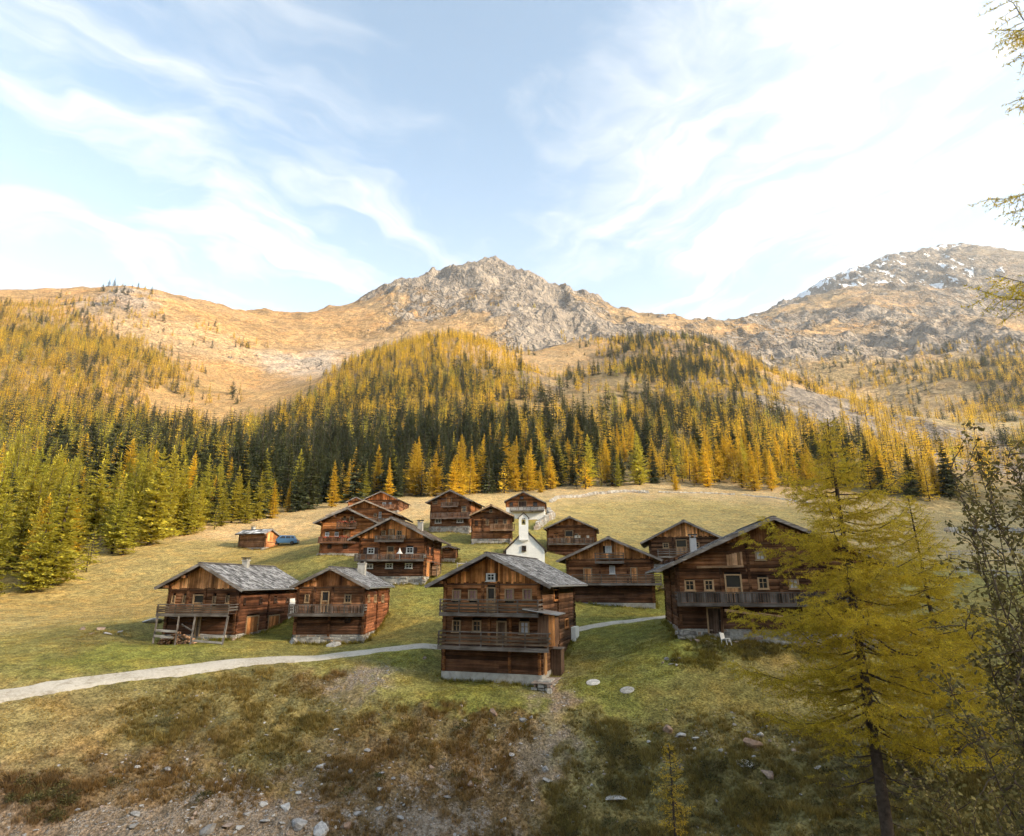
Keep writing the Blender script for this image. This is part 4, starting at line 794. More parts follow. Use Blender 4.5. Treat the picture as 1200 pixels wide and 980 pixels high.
# ------------------------------------------------------------------ conifers
def conifer(seed, kind, whorls, per, sprays):
    """unit-height tree: returns trunk (v,f) and crown quads (v,f)"""
    g = np.random.default_rng(seed); V = []
    spruce = kind == 'spruce'; R0 = .165 if spruce else .20
    lean = g.normal(0, .02, 2); side = g.uniform(0, 6.28); gap = g.uniform(.0, .35); R0 *= g.uniform(.8, 1.28); ex1 = g.uniform(.7, 1.02) if spruce else g.uniform(.55, .92)
    for i in range(whorls):
        t = .05+.93*(i/(whorls-1))**.92; t += g.uniform(-.01, .01)
        prof = (1-t)**ex1 if spruce else ((1-t)**ex1)*(.55+.45*min(1, t/.16))
        rad = R0*prof*g.uniform(.75, 1.2)+.008
        n = per if t < .75 else max(3, int(per*.7)); ph = g.uniform(0, 6.28)
        for k in range(n):
            if not spruce and g.random() < .12: continue
            a = ph+6.283*k/n+g.uniform(-.35, .35); ln = rad*g.uniform(.6, 1.22)*(1-gap*max(0, math.cos(a-side)))
            up = (g.uniform(-.45, -.12) if spruce else g.uniform(-.12, .30))*(1-t*.7)+(.35*t if spruce else .75*t*t)
            base = np.array([lean[0]*t, lean[1]*t, t+g.uniform(-.008, .008)]); d = np.array([math.cos(a), math.sin(a), up]); d /= np.linalg.norm(d)
            sd = np.array([-math.sin(a), math.cos(a), 0.])
            for j in range(sprays):
                q = (j+g.uniform(.2, 1.0))/sprays; last = j == sprays-1
                p = base+d*ln*q+np.array([0, 0, (-.10 if spruce else -.16)*ln*q*q+(.10*ln*q**3)])
                s = 0 if last else (1 if (j % 2) else -1)
                sl = (ln*(.62-.32*q)*g.uniform(.6, 1.25)*(1.0 if spruce else .85)+.006)*min(1.0, (9.0/sprays)**.55)
                dr = d*g.uniform(.35, .8)+sd*s*g.uniform(.5, 1.0)+np.array([0, 0, g.uniform(-.5, .05) if spruce else g.uniform(-.45, .5)])
                dr /= np.linalg.norm(dr)
                wv_ = np.cross(dr, g.normal(0, 1, 3)*np.array([.5, .5, .5])+np.array([0, 0, 1.1])); wv_ /= np.linalg.norm(wv_)+1e-6
                w_ = sl*g.uniform(.20, .36)*(1.0 if spruce else .8); m = p+dr*sl*g.uniform(.35, .55)
                V += [p, m+wv_*w_, p+dr*sl, m-wv_*w_-np.array([0, 0, sl*.12])]
    # leader
    for j in range(6):
        t = .93+.07*j/6; dr = np.array([g.uniform(-.5, .5), g.uniform(-.5, .5), 1.2]); dr /= np.linalg.norm(dr); p = np.array([lean[0], lean[1], t]); sd = np.cross(dr, [1, .2, 0])
        V += [p, p+dr*.015+sd*.006, p+dr*.035, p+dr*.015-sd*.006]
    V = np.array(V); n = len(V)//4
    tv = []; tf = []; K = 6
    for i, (z, r) in enumerate(((-.03, .018), (.15, .0135), (.5, .008), (.97, .0015))):
        tv += [(lean[0]*z+r*math.cos(6.283*k/K), lean[1]*z+r*math.sin(6.283*k/K), z) for k in range(K)]
        if i: tf += [((i-1)*K+k, (i-1)*K+(k+1)%K, i*K+(k+1)%K, i*K+k) for k in range(K)]
    return (np.array(tv), np.array(tf)), (V, np.arange(4*n).reshape(n, 4))
TREE = {}
for key, kind, mat, n in (('spruce', 'spruce', M_SPRUCE, 5), ('gold', 'larch', M_LARCHG, 5), ('green', 'larch', M_LARCHY, 5)):
    for lod, args in (('hi', (27, 7, 9)), ('lo', (15, 6, 4))):
        if kind == 'larch' and lod == 'hi': args = (30, 9, 20)
        if kind == 'spruce' and lod == 'hi': args = (30, 8, 14)
        for i in range(n if lod == 'hi' else 4):
            tr, cr = conifer(100+i*7+(50 if kind == 'larch' else 0), kind, *args)
            TREE[key, lod, i] = (np_mesh('trunk', *tr, [M_BARK], True), np_mesh('crown', *cr, [mat]))
DENS = [ # px, py, Y, density, larch share, gold share
 (0,690,80,.9,.9,.1),(60,670,92,.9,.9,.1),(120,650,105,.9,.9,.1),(180,632,119,.8,.9,.1),(228,618,130,.6,.9,.15),(0,625,130,1,.9,.1),(100,600,150,1,.85,.1),(200,590,170,1,.85,.15),(0,540,240,1,.85,.15),(100,535,260,1,.8,.15),(220,545,260,1,.7,.2),(-120,640,125,1,.85,.1),
 (30,716,67,0,.9,.2),(110,690,80,0,.9,.2),(160,666,91,0,.9,.2),(210,646,103,0,.9,.2),(250,630,117,0,.9,.2),(300,622,126,0,.9,.3),(345,612,148,0,.5,.6),(280,606,150,.75,.95,.35),(310,604,155,.5,.95,.5),(-60,730,60,0,.9,.2),
 (400,640,95,0,.5,.5),(500,650,90,0,.5,.5),(450,600,150,0,.5,.5),(410,596,165,0,.3,.9),(480,590,168,0,.5,.9),(560,590,165,0,.5,.9),(600,588,172,0,.5,.9),(700,580,195,0,.5,.9),(800,578,200,0,.6,.9),(900,584,195,0,.6,.9),(1000,600,175,0,.6,.9),(700,650,100,0,.5,.5),(900,650,100,0,.5,.5),(1100,605,190,0,.6,.9),(1200,620,150,0,.6,.9),(720,610,150,0,.6,.9),(850,610,150,0,.6,.9),(640,580,195,0,.6,.9),(750,574,205,.05,.6,.9),(850,574,205,.05,.6,.9),(950,580,203,.03,.6,.9),
 (400,582,195,1,.2,.9),(340,585,190,.9,.3,.6),(360,560,225,1,.1,.4),(500,574,215,1,.5,.8),(560,576,212,1,.5,.9),(620,572,220,1,.55,.8),(700,562,230,1,.55,.7),(800,562,228,1,.7,.85),(900,564,226,1,.7,.9),(1000,562,230,1,.7,.9),(1070,562,235,.6,.7,.9),(1130,560,240,.05,.7,.9),(1200,560,240,0,.7,.9),(1120,540,320,.03,.7,.9),
 (350,530,300,1,.12,.5),(430,540,270,1,.1,.4),(500,525,300,1,.2,.4),(600,500,340,1,.5,.8),(640,500,340,.35,.5,.8),(650,480,420,.03,.5,.8),(400,470,470,1,.5,.7),(500,455,480,1,.5,.75),(580,460,480,1,.6,.9),(490,405,680,1,.75,.9),(530,398,700,.9,.8,1),(440,427,620,1,.8,.95),(300,512,380,.45,.5,.8),(365,482,450,.7,.7,.9),(610,440,620,.7,.85,1),(640,468,520,.03,.5,.9),(650,450,600,.08,.5,.9),(240,526,320,.8,.35,.5),(290,545,270,1,.2,.4),
 (230,490,520,0,.7,1),(260,460,680,0,.7,1),(300,440,800,0,.7,1),(380,430,820,0,.7,1),(450,410,850,0,.7,1),(560,390,950,0,.7,1),(640,410,850,.04,.7,1),
 (700,500,360,.6,.6,.8),(660,490,420,.2,.6,.9),(680,470,500,.2,.5,.8),(700,435,600,.3,.4,.9),(670,430,700,.05,.4,.9),(760,405,770,.6,.35,.9),(800,400,800,.5,.35,.9),(850,415,740,.5,.45,.9),(900,440,650,.45,.8,1),(870,470,520,.6,.5,.9),(820,430,680,.55,.3,.9),(960,455,600,.5,.95,1),(1020,490,480,.6,.95,1),(1070,525,400,.6,.95,1),(800,490,400,.9,.45,.8),(900,490,420,.9,.5,.8),(760,450,560,.95,.25,.8),(850,450,580,.95,.25,.8),(980,482,500,.0,.6,1),(960,500,430,0,.8,1),(985,492,460,0,.8,1),(935,480,500,0,.8,1),(1000,505,420,.1,.9,1),(930,462,600,.1,.6,1),(800,385,1100,0,.5,1),(880,420,900,.1,.7,1),(1000,530,330,1,.75,.8),(1050,545,300,.8,.8,.9),
 (0,480,350,1,.65,.8),(100,480,400,1,.55,.7),(180,480,450,.9,.6,.8),(212,470,560,.2,.7,1),(222,500,430,.05,.7,1),(255,500,460,0,.7,1),(300,485,540,0,.7,1),(345,465,620,0,.7,1),(0,400,620,1,.85,.9),(100,405,680,1,.8,.9),(170,430,640,1,.75,.9),(60,440,500,1,.8,.9),(130,450,520,1,.7,.9),(0,440,480,1,.8,.9),(50,375,780,.75,.7,.9),(120,378,850,.2,.6,.9),(0,365,800,.5,.7,.9),(0,349,900,.05,.5,1),(150,360,950,.12,.4,1),(230,400,900,.10,.6,1),(250,430,800,.04,.6,1),(210,365,1000,.04,.5,1),(320,390,1100,0,.5,1),
 (1100,460,700,.12,.6,1),(1150,430,800,.6,.5,.9),(1200,400,900,.5,.6,1),(1180,470,650,.7,.45,.9),(1130,500,560,.22,.6,1),(1100,530,450,.1,.6,1),(1200,530,400,.5,.5,.9),(1080,490,600,.04,.6,1),(1150,400,1000,.3,.5,1),(1090,430,900,.12,.4,1),(1020,420,1050,.05,.4,1),(950,400,1200,.03,.4,1),
]
_dc = np.array([pt(*c[:3]) for c in DENS]); _da = np.arctan2(_dc[:, 0], _dc[:, 1]); _ds = np.log(np.hypot(_dc[:, 0], _dc[:, 1])); _dv = np.array([c[3:] for c in DENS])
def plant_forest():
    g = np.random.default_rng(5); pts = []
    for cell, lo, hi in ((4.4, 66, 200), (5.4, 200, 330), (6.2, 330, 1250)):
        xs, ys = np.meshgrid(np.arange(-hi*.95, hi*.95, cell), np.arange(lo*.6, hi, cell)); x = (xs+g.uniform(-.48, .48, xs.shape)*cell).ravel(); y = (ys+g.uniform(-.48, .48, ys.shape)*cell).ravel()
        r = np.hypot(x, y); k = (r >= lo) & (r < hi) & (np.abs(np.arctan2(x, y)) < R(45)); pts.append(np.stack([x[k], y[k]], 1))
    p = np.concatenate(pts); x, y = p[:, 0], p[:, 1]; r = np.hypot(x, y); a, s = np.arctan2(x, y), np.log(r)
    D = np.empty((len(p), 3))
    for i in range(0, len(p), 20000):
        d2 = (a[i:i+20000, None]-_da)**2+(s[i:i+20000, None]-_ds)**2; k = 1/(d2+1e-4)**2.4; D[i:i+20000] = (k @ _dv)/k.sum(1)[:, None]
    cl = fbm(x/38, y/38, 3, 91)
    dens = np.clip(D[:, 0]*1.3-.10+.55*cl*(D[:, 0] > .08)*(1-np.abs(2*D[:, 0]-1)*.4), 0, 1); dens[D[:, 0] < .02] = 0
    keep = g.random(len(p)) < dens
    for hh in HOUSES.values():
        keep &= np.hypot(x-hh['O'][0], y-hh['O'][1]) > 11
    x, y, r, a, D, cl = x[keep], y[keep], r[keep], a[keep], D[keep], cl[keep]
    larch = g.random(len(x)) < np.clip(D[:, 1]+.12*np.clip((r-380)/150, 0, 1)+.35*fbm(x/50+7, y/50, 2, 13), 0, 1); gold = g.random(len(x)) < D[:, 2]
    larch |= (a < R(-24)) & (r < 150)      # the pasture wood is larch down to the grass
    alt = np.clip((r-350)/500, 0, 1)
    h = np.where(larch, 11+9*g.random(len(x))**1.3, 12+12*g.random(len(x))**1.2)*(1-.08*alt)*np.where(g.random(len(x)) < .2, g.uniform(.35, .75, len(x)), 1)*np.where(r > 180, .90, 1)
    h *= np.where(r < 170, .92, 1)
    young = (D[:, 0] < .55) & (r < 260); h = np.where(young & (g.random(len(x)) < .6), h*g.uniform(.25, .5, len(x)), h)
    z = gzs(x, y)
    vis = ~hidden(x, y, z+h*.9); px, py, dep = project(np.stack([x, y, z], 1)); vis &= (px > -60) & (px < 1260)
    return [v[vis] for v in (x, y, z-.2, h, larch.astype(int), gold.astype(int), r, g.random(len(x)), px)]
FX, FY, FZ, FH, FL, FG, FR, FQ, FPX = plant_forest()
print('TREES', len(FX), 'larch', FL.sum())
# edge trees picked out one by one: px, base py, Y, height px, kind
for px_, py_, Y_, hp, kd in [(690,578,214,62,'green'),(655,572,222,55,'green'),(622,574,214,50,'gold'),(634,580,203,32,'gold'),(565,574,215,60,'gold'),(592,574,216,66,'gold'),(485,578,205,62,'gold'),(458,578,203,56,'green'),(388,600,168,56,'gold'),(360,604,165,80,'spruce'),(345,606,160,62,'spruce'),(720,572,216,60,'spruce'),(750,572,216,64,'green'),(830,574,213,50,'gold'),(792,578,206,26,'gold'),(870,574,214,54,'gold'),(905,576,212,50,'gold'),(725,577,212,40,'green'),(885,577,209,44,'gold'),(300,618,140,60,'green'),(286,622,134,50,'green'),(270,622,134,66,'green'),(318,614,146,44,'gold'),(336,606,160,36,'gold'),(258,622,130,48,'green')]:
    p_ = pt(px_, py_, Y_); z_ = gz1(p_[0], p_[1]); hm = hp*Y_*1.02/F
    FX, FY, FZ = np.append(FX, p_[0]), np.append(FY, p_[1]), np.append(FZ, z_-.2); FH = np.append(FH, hm); FL = np.append(FL, int(kd != 'spruce')); FG = np.append(FG, int(kd == 'gold')); FR = np.append(FR, 60.+np.random.default_rng(int(px_)).random()*20); FQ = np.append(FQ, (px_*.37) % 1); FPX = np.append(FPX, px_)
size = FH/np.maximum(FR, 60); SOLO = np.zeros(len(FX), bool)
for v in (0, 1):
    idx = np.nonzero(FL == v)[0]; SOLO[idx[np.argsort(-size[idx])[:285]]] = True
def tree_label(larch, gold, px, h, x, y):
    """how the tree looks and which part of the wood it stands in"""
    rr = math.hypot(x, y); kind = ('golden larch' if gold else 'yellow-green larch') if larch else 'dark spruce'
    size_ = 'tall ' if h > 19 else ('' if h > 11.5 else ('small ' if h > 7 else 'very young '))
    if px < 262 and rr < 300:
        where = 'on the rim of the wood by the sloping pasture' if rr < 118 else ('just inside the wood by the sloping pasture' if rr < 165 else 'deep in the wood by the sloping pasture')
    elif px < 345 and rr < 200: where = 'in the clump above the plank shed'
    else:
        lm = 'above the plank shed' if px < 345 else 'above the flower-decked chalet' if px < 480 else 'above the stone-based chalet' if px < 585 else 'above the whitewashed chalet' if px < 690 else 'above the pale dry stone wall' if px < 870 else 'above the big dark chalet'
        where = ('at the forest edge ' if rr < 232 else 'in the forest ')+lm
    return size_+kind+' '+where, ('larches' if larch else 'spruces')+(' of the pasture wood' if px < 262 and rr < 300 else ' of the forest above the hamlet')
for i in np.nonzero(SOLO)[0]:
    key = 'spruce' if not FL[i] else ('gold' if FG[i] else 'green'); tm, cm = TREE[key, 'hi', int(FQ[i]*97) % 5]
    lab, grp = tree_label(FL[i], FG[i], FPX[i], FH[i], FX[i], FY[i])
    e = empty('larch_tree' if FL[i] else 'spruce_tree', (FX[i], FY[i], FZ[i]), FQ[i]*6.28, label=lab, cat='larch' if FL[i] else 'spruce', group=grp)
    wd = .85+.4*((FQ[i]*13) % 1); e.scale = (FH[i]*wd, FH[i]*wd, FH[i])
    for nm, me in (('trunk', tm), ('crown', cm)):
        c = link(bpy.data.objects.new(nm, me)); c.parent = e

# ------------------------------------------------------------------ scattering of uncountable things
def scatter(name, pts, rot, scl, idx, sources, tint=None, label=None, cat=None):
    """one object holding points; geometry nodes set a small mesh on each"""
    src = bpy.data.collections.new(name+'_sources')
    for i, (mn, me) in enumerate(sources):
        o = bpy.data.objects.new('%s_source_%02d' % (name, i), me); src.objects.link(o)
    me = bpy.data.meshes.new(name); me.vertices.add(len(pts)); me.vertices.foreach_set('co', np.asarray(pts, np.float32).ravel())
    for nm, typ, prop, val in (('rot', 'FLOAT_VECTOR', 'vector', rot), ('scl', 'FLOAT_VECTOR', 'vector', scl), ('idx', 'INT', 'value', idx)):
        at = me.attributes.new(nm, typ, 'POINT'); at.data.foreach_set(prop, np.asarray(val, np.int32 if typ == 'INT' else np.float32).ravel())
    if tint is not None:
        at = me.attributes.new('tint', 'FLOAT_COLOR', 'POINT'); at.data.foreach_set('color', np.concatenate([tint, np.ones((len(tint), 1))], 1).astype(np.float32).ravel())
    o = link(bpy.data.objects.new(name, me)); tag(o, label, cat, None, 'stuff')
    ng = bpy.data.node_groups.new(name+'_scatter', 'GeometryNodeTree'); ng.interface.new_socket('Geometry', in_out='INPUT', socket_type='NodeSocketGeometry'); ng.interface.new_socket('Geometry', in_out='OUTPUT', socket_type='NodeSocketGeometry')
    N = ng.nodes.new; gi, go = N('NodeGroupInput'), N('NodeGroupOutput'); ci = N('GeometryNodeCollectionInfo'); ci.inputs[0].default_value = src; ci.inputs['Separate Children'].default_value = True; ci.inputs['Reset Children'].default_value = True
    ip = N('GeometryNodeInstanceOnPoints'); ip.inputs['Pick Instance'].default_value = True
    def na(nm, typ):
        k = N('GeometryNodeInputNamedAttribute'); k.data_type = typ; k.inputs['Name'].default_value = nm; return k.outputs['Attribute']
    L_ = ng.links.new; L_(gi.outputs[0], ip.inputs['Points']); L_(ci.outputs[0], ip.inputs['Instance']); L_(na('idx', 'INT'), ip.inputs['Instance Index']); L_(na('rot', 'FLOAT_VECTOR'), ip.inputs['Rotation']); L_(na('scl', 'FLOAT_VECTOR'), ip.inputs['Scale']); L_(ip.outputs[0], go.inputs[0])
    md = o.modifiers.new('scatter', 'NODES'); md.node_group = ng; return o
def joined(tm, cm, name):
    me = bpy.data.meshes.new(name); va = [v.co[:] for v in tm.vertices]; fa = [tuple(p.vertices) for p in tm.polygons]; b = len(va)
    me.from_pydata(va+[v.co[:] for v in cm.vertices], [], fa+[tuple(i+b for i in p.vertices) for p in cm.polygons]); me.materials.append(M_BARK); me.materials.append(cm.materials[0])
    mi = np.ones(len(me.polygons), np.int32); mi[:len(fa)] = 0; me.polygons.foreach_set('material_index', mi); return me
rest = ~SOLO
srcs = [('%s%d' % (k, i), joined(*TREE[k, 'lo', i], 'far_'+k)) for k in ('spruce', 'gold', 'green') for i in (0, 1, 2, 3)]
ki = np.where(FL[rest] == 0, 0, np.where(FG[rest] == 1, 4, 8))+(FQ[rest]*61).astype(int) % 4; wdt = .95+.6*((FQ[rest]*13) % 1)
scatter('forest', np.stack([FX[rest], FY[rest], FZ[rest]], 1), np.stack([0*FX[rest], 0*FX[rest], FQ[rest]*6.28], 1), np.stack([FH[rest]*wdt, FH[rest]*wdt, FH[rest]], 1), ki, srcs, label='mixed wood of golden larch and dark spruce covering the far slopes', cat='forest')
# ------------------------------------------------------------------ chapel
def chapel():
    ox, oy, s = Z9; cv = lambda x, y: (ox+x*s, oy+y*s); Y = 80.0; O = pt(*cv(741, 548), Y); root = empty('chapel', tuple(O), 0, label='small white plastered chapel with a slim bell gable among the chalets', cat='chapel')
    def hit(zx, zy, val=0.0):
        d = ray(*cv(zx, zy)); t = (O[1]+val)/d[1]; p = np.array([0, 0, CZ])+d*t-O; return p[0], p[2]
    x0, x1 = hit(618, 548)[0], hit(864, 548)[0]; he = hit(600, 462)[1]; xm = (x0+x1)/2; ha = hit(729, 338)[1]; sl = (ha-he)/(x1-xm); L = 9.0
    a = Acc(); a.prism([(x0,-1.5),(x1,-1.5),(x1,he),(xm,ha),(x0,he)][::-1], 0, L); a.obj('nave', M_PLASTER, root)
    r = Acc()
    for sd in (-1, 1):
        ex = xm+sd*((x1-x0)/2+.35); ez = ha+.12-sl*((x1-x0)/2+.35); n = Vector((sd*sl, 0, 1)).normalized()*.10
        vs = [Vector(v) for v in ((xm,-.25,ha+.12),(ex,-.25,ez),(ex,L+.3,ez),(xm,L+.3,ha+.12))]; r.add([*vs, *[v+n for v in vs]], Acc.BF if sd > 0 else [f[::-1] for f in Acc.BF])
    r.obj('roof', M_SHINGLE, root, (.10,.075,.06))
    tx0, tx1 = hit(699, 400)[0], hit(759, 400)[0]; tm = (tx0+tx1)/2; tz0, tz1 = hit(729, 392)[1], hit(729, 256)[1]; bz0, bz1 = hit(729, 302)[1], hit(729, 270)[1]; bw = .27
    t = Acc(); y0, y1 = -.28, .9
    t.box(tx0, tx1, y0, y1, tz0, bz0); t.box(tx0, tm-bw, y0, y1, bz0+.001, tz1); t.box(tm+bw, tx1, y0, y1, bz0+.001, tz1)
    n = 8; arch = [(tm-bw, tz1), (tm-bw, bz1)]+[(tm-bw*math.cos(math.pi*k/n), bz1+bw*math.sin(math.pi*k/n)) for k in range(1, n)]+[(tm+bw, bz1), (tm+bw, tz1)]
    for k in range(1, n+1):
        xa_, xb_ = tm-bw*math.cos(math.pi*(k-1)/n), tm-bw*math.cos(math.pi*k/n); za, zb = bz1+bw*math.sin(math.pi*(k-1)/n), bz1+bw*math.sin(math.pi*k/n)
        t.add([(xa_,y0,za),(xb_,y0,zb),(xb_,y1,zb),(xa_,y1,za),(xa_,y0,tz1),(xb_,y0,tz1),(xb_,y1,tz1),(xa_,y1,tz1)], Acc.BF)
    tp = hit(729, 224)[1]; t.prism([(tx0,tz1+.001),(tx1,tz1+.001),(tm,tp-.12)][::-1], y0, y1); bt = t.obj('bell_gable', M_PLASTER, root)
    c = Acc()
    for sd in (-1, 1): c.bar((tm, .31, tp), (tm+sd*((tx1-tx0)/2+.14), .31, tz1-.08), 1.45, .08, (0, 0, 1))
    c.obj('bell_gable_roof', M_SHINGLE, bt, (.08,.06,.05))
    b = Acc(); b.lathe([(.02,.42),(.10,.40),(.13,.22),(.21,.03),(.22,0),(.02,.01)], 12, (tm, .3, bz0+.22)); b.obj('bell', M_IRON, bt)
    k = Acc(); k.box(tm-.62, tm+.62, -.36, -.004, tz0-.16, tz0-.004); k.box(tm-.34, tm+.34, -.30, -.004, tz0-.32, tz0-.164); k.obj('corbel', M_PLASTER, root)
    wz0, wz1 = hit(731, 468)[1], hit(731, 434)[1]; wx = hit(731, 450)[0]
    window(root, lambda u, d, z: (u, d-.09, z), wx-.26, wz0, wx+.26, wz1, 'dark')
    p = Acc(); p.box(x0-1.0, x0-.003, .4, 2.6, -1, he-.75); p.bar((x0-1.25, 1.5, he-.62), (x0+.05, 1.5, he-.3), 2.6, .08); p.obj('side_porch', M_BOARD, root, MIDW)
chapel()

# ------------------------------------------------------------------ pieces that belong to single houses
def extras():
    h = HOUSES['barn']; hit, cv, root = h['hit'], h['cv'], h['root']
    def P3(zx, zy, y): x, z = hit(*cv(zx, zy), val=y); return (x, y, z)
    for a, b in (((100,470),(60,695)),((268,468),(232,712)),((395,465),(350,718)),((650,480),(592,748))):
        rail_board(root, P3(*a, -1.45), P3(*b, -2.0), .13, .13, 'prop', GREYW, M_BOARD)
    for a, b in (((85,592),(245,602)),((70,635),(220,650)),((430,628),(612,642)),((372,672),(602,692)),((470,728),(592,740))):
        rail_board(root, P3(*a, -1.95), P3(*b, -1.95), .05, .17, 'prop_rail', (.22,.20,.18))
    rail_board(root, P3(285, 545, -1.6), P3(375, 600, -1.9), .07, .09, 'brace', GREYW)
    W, L = h['W'], h['L']; a = Acc(); a.box(W/2+.02, W/2+.06, L-2.2, L-.4, .9, 2.9); a.obj('whitewashed_panel', M_PLASTER, root)
    h = HOUSES['tall']; hit, cv, root, W, L = h['hit'], h['cv'], h['root'], h['W'], h['L']; hw_ = W/2
    def PF(zx, zy, y): x, z = hit(*cv(zx, zy), val=y); return x, z
    xa_, za = PF(788, 472, -.9); xb_, zb = PF(826, 568, -.9); a = Acc(); n = 4
    for i in range(n): a.box(xa_+(xb_-xa_)*i/n+.006, xa_+(xb_-xa_)*(i+1)/n-.006, -.93, -.9+RNG.uniform(0, .01), zb-.9, za)
    a.obj('privy_panel', M_BOARD, root, ORANGE)
    a = Acc(); a.box(hw_+.02, xb_+.02, -.88, .25, zb-.9, za-.02); a.obj('privy', M_BOARD, root, MIDW)
    a = Acc(); a.bar((hw_-.9, -.25, za+.42), (xb_+.35, -.25, za+.06), 2.5, .06); a.obj('privy_roof', M_METAL, root)
    y0, zc = hit(*cv(848, 800), plane='side', val=hw_+.9); y1, zt = hit(*cv(905, 648), plane='side', val=hw_+.9)
    a = Acc(); a.box(hw_+.06, hw_+.8, 2.6, 3.7, -.4, 2.1); a.obj('woodshed', M_BOARD, root, (.075,.045,.03)); a = Acc(); a.box(hw_+.04, hw_+.9, 2.5, 3.8, 2.103, 2.16); a.obj('woodshed_roof', M_LOGX, root, GREYW)
    a = Acc(); a.box(hw_+.08, hw_+.45, L-1.9, L-.3, .2, 3.1); a.obj('buttress', M_PLASTER, root)
    a = Acc(); stones_on(a, -.9, 1.6, -.9, .30, lambda u, d, z: (hw_+.9-d, u, z), .4); stones_on(a, hw_-.3, hw_+.9, -.9, .30, lambda u, d, z: (u, -.9+d, z), .4); a.box(hw_-.45, hw_+.98, -.98, 1.7, .303, .37); a.box(hw_-.1, hw_+.8, -.6, .6, .374, .45); a.obj('stone_step', M_WALLSTONE, root)
    a = Acc()
    for i in range(3): a.box(hw_+.02, hw_+.10, .7+i*.22, .86+i*.22, .6, 2.7)
    a.obj('side_door', M_BOARD, root, BOARDW)
    h = HOUSES['big']; hit, cv, root = h['hit'], h['cv'], h['root']
    def P3(zx, zy, y): x, z = hit(*cv(zx, zy), val=y); return (x, y, z)
    rail_board(root, P3(595, 682, -1.0), P3(1075, 738, -2.6), .16, .16, 'long_pole', (.33,.19,.10))
    rail_board(root, P3(772, 715, -.35), P3(780, 830, -.35), .18, .18, 'stay', WARM, M_BOARD)
    rail_board(root, P3(575, 655, -.25), P3(580, 830, -.25), .14, .14, 'stay', MIDW, M_BOARD)
    a = Acc(); x, y, z = P3(730, 378, -.04); n = 6
    x0, _, z0 = P3(610, 390, -.06); x1, _, z1 = P3(705, 305, -.06)
    for i in range(n): a.box(x0+(x1-x0)*i/n+.008, x0+(x1-x0)*(i+1)/n-.008, -.075-RNG.uniform(0, .03), -.05, z0-RNG.uniform(0, .1), z1-.25+.42*i/n*(x1-x0)*.5)
    a.obj('new_boards', M_BOARD, root, (.27,.15,.075), kind='stuff')
    rail_board(root, P3(415, 408, -.2), P3(715, 402, -.2), .16, .14, 'tie_beam', (.19,.12,.07))
extras()
def thing1(name, acc, mat, loc, rz, label, cat, group=None, color=None, smooth=False):
    o = acc.obj(name, mat, None, color, smooth); o.location = loc; o.rotation_euler = (0, 0, rz); return tag(o, label, cat, group)
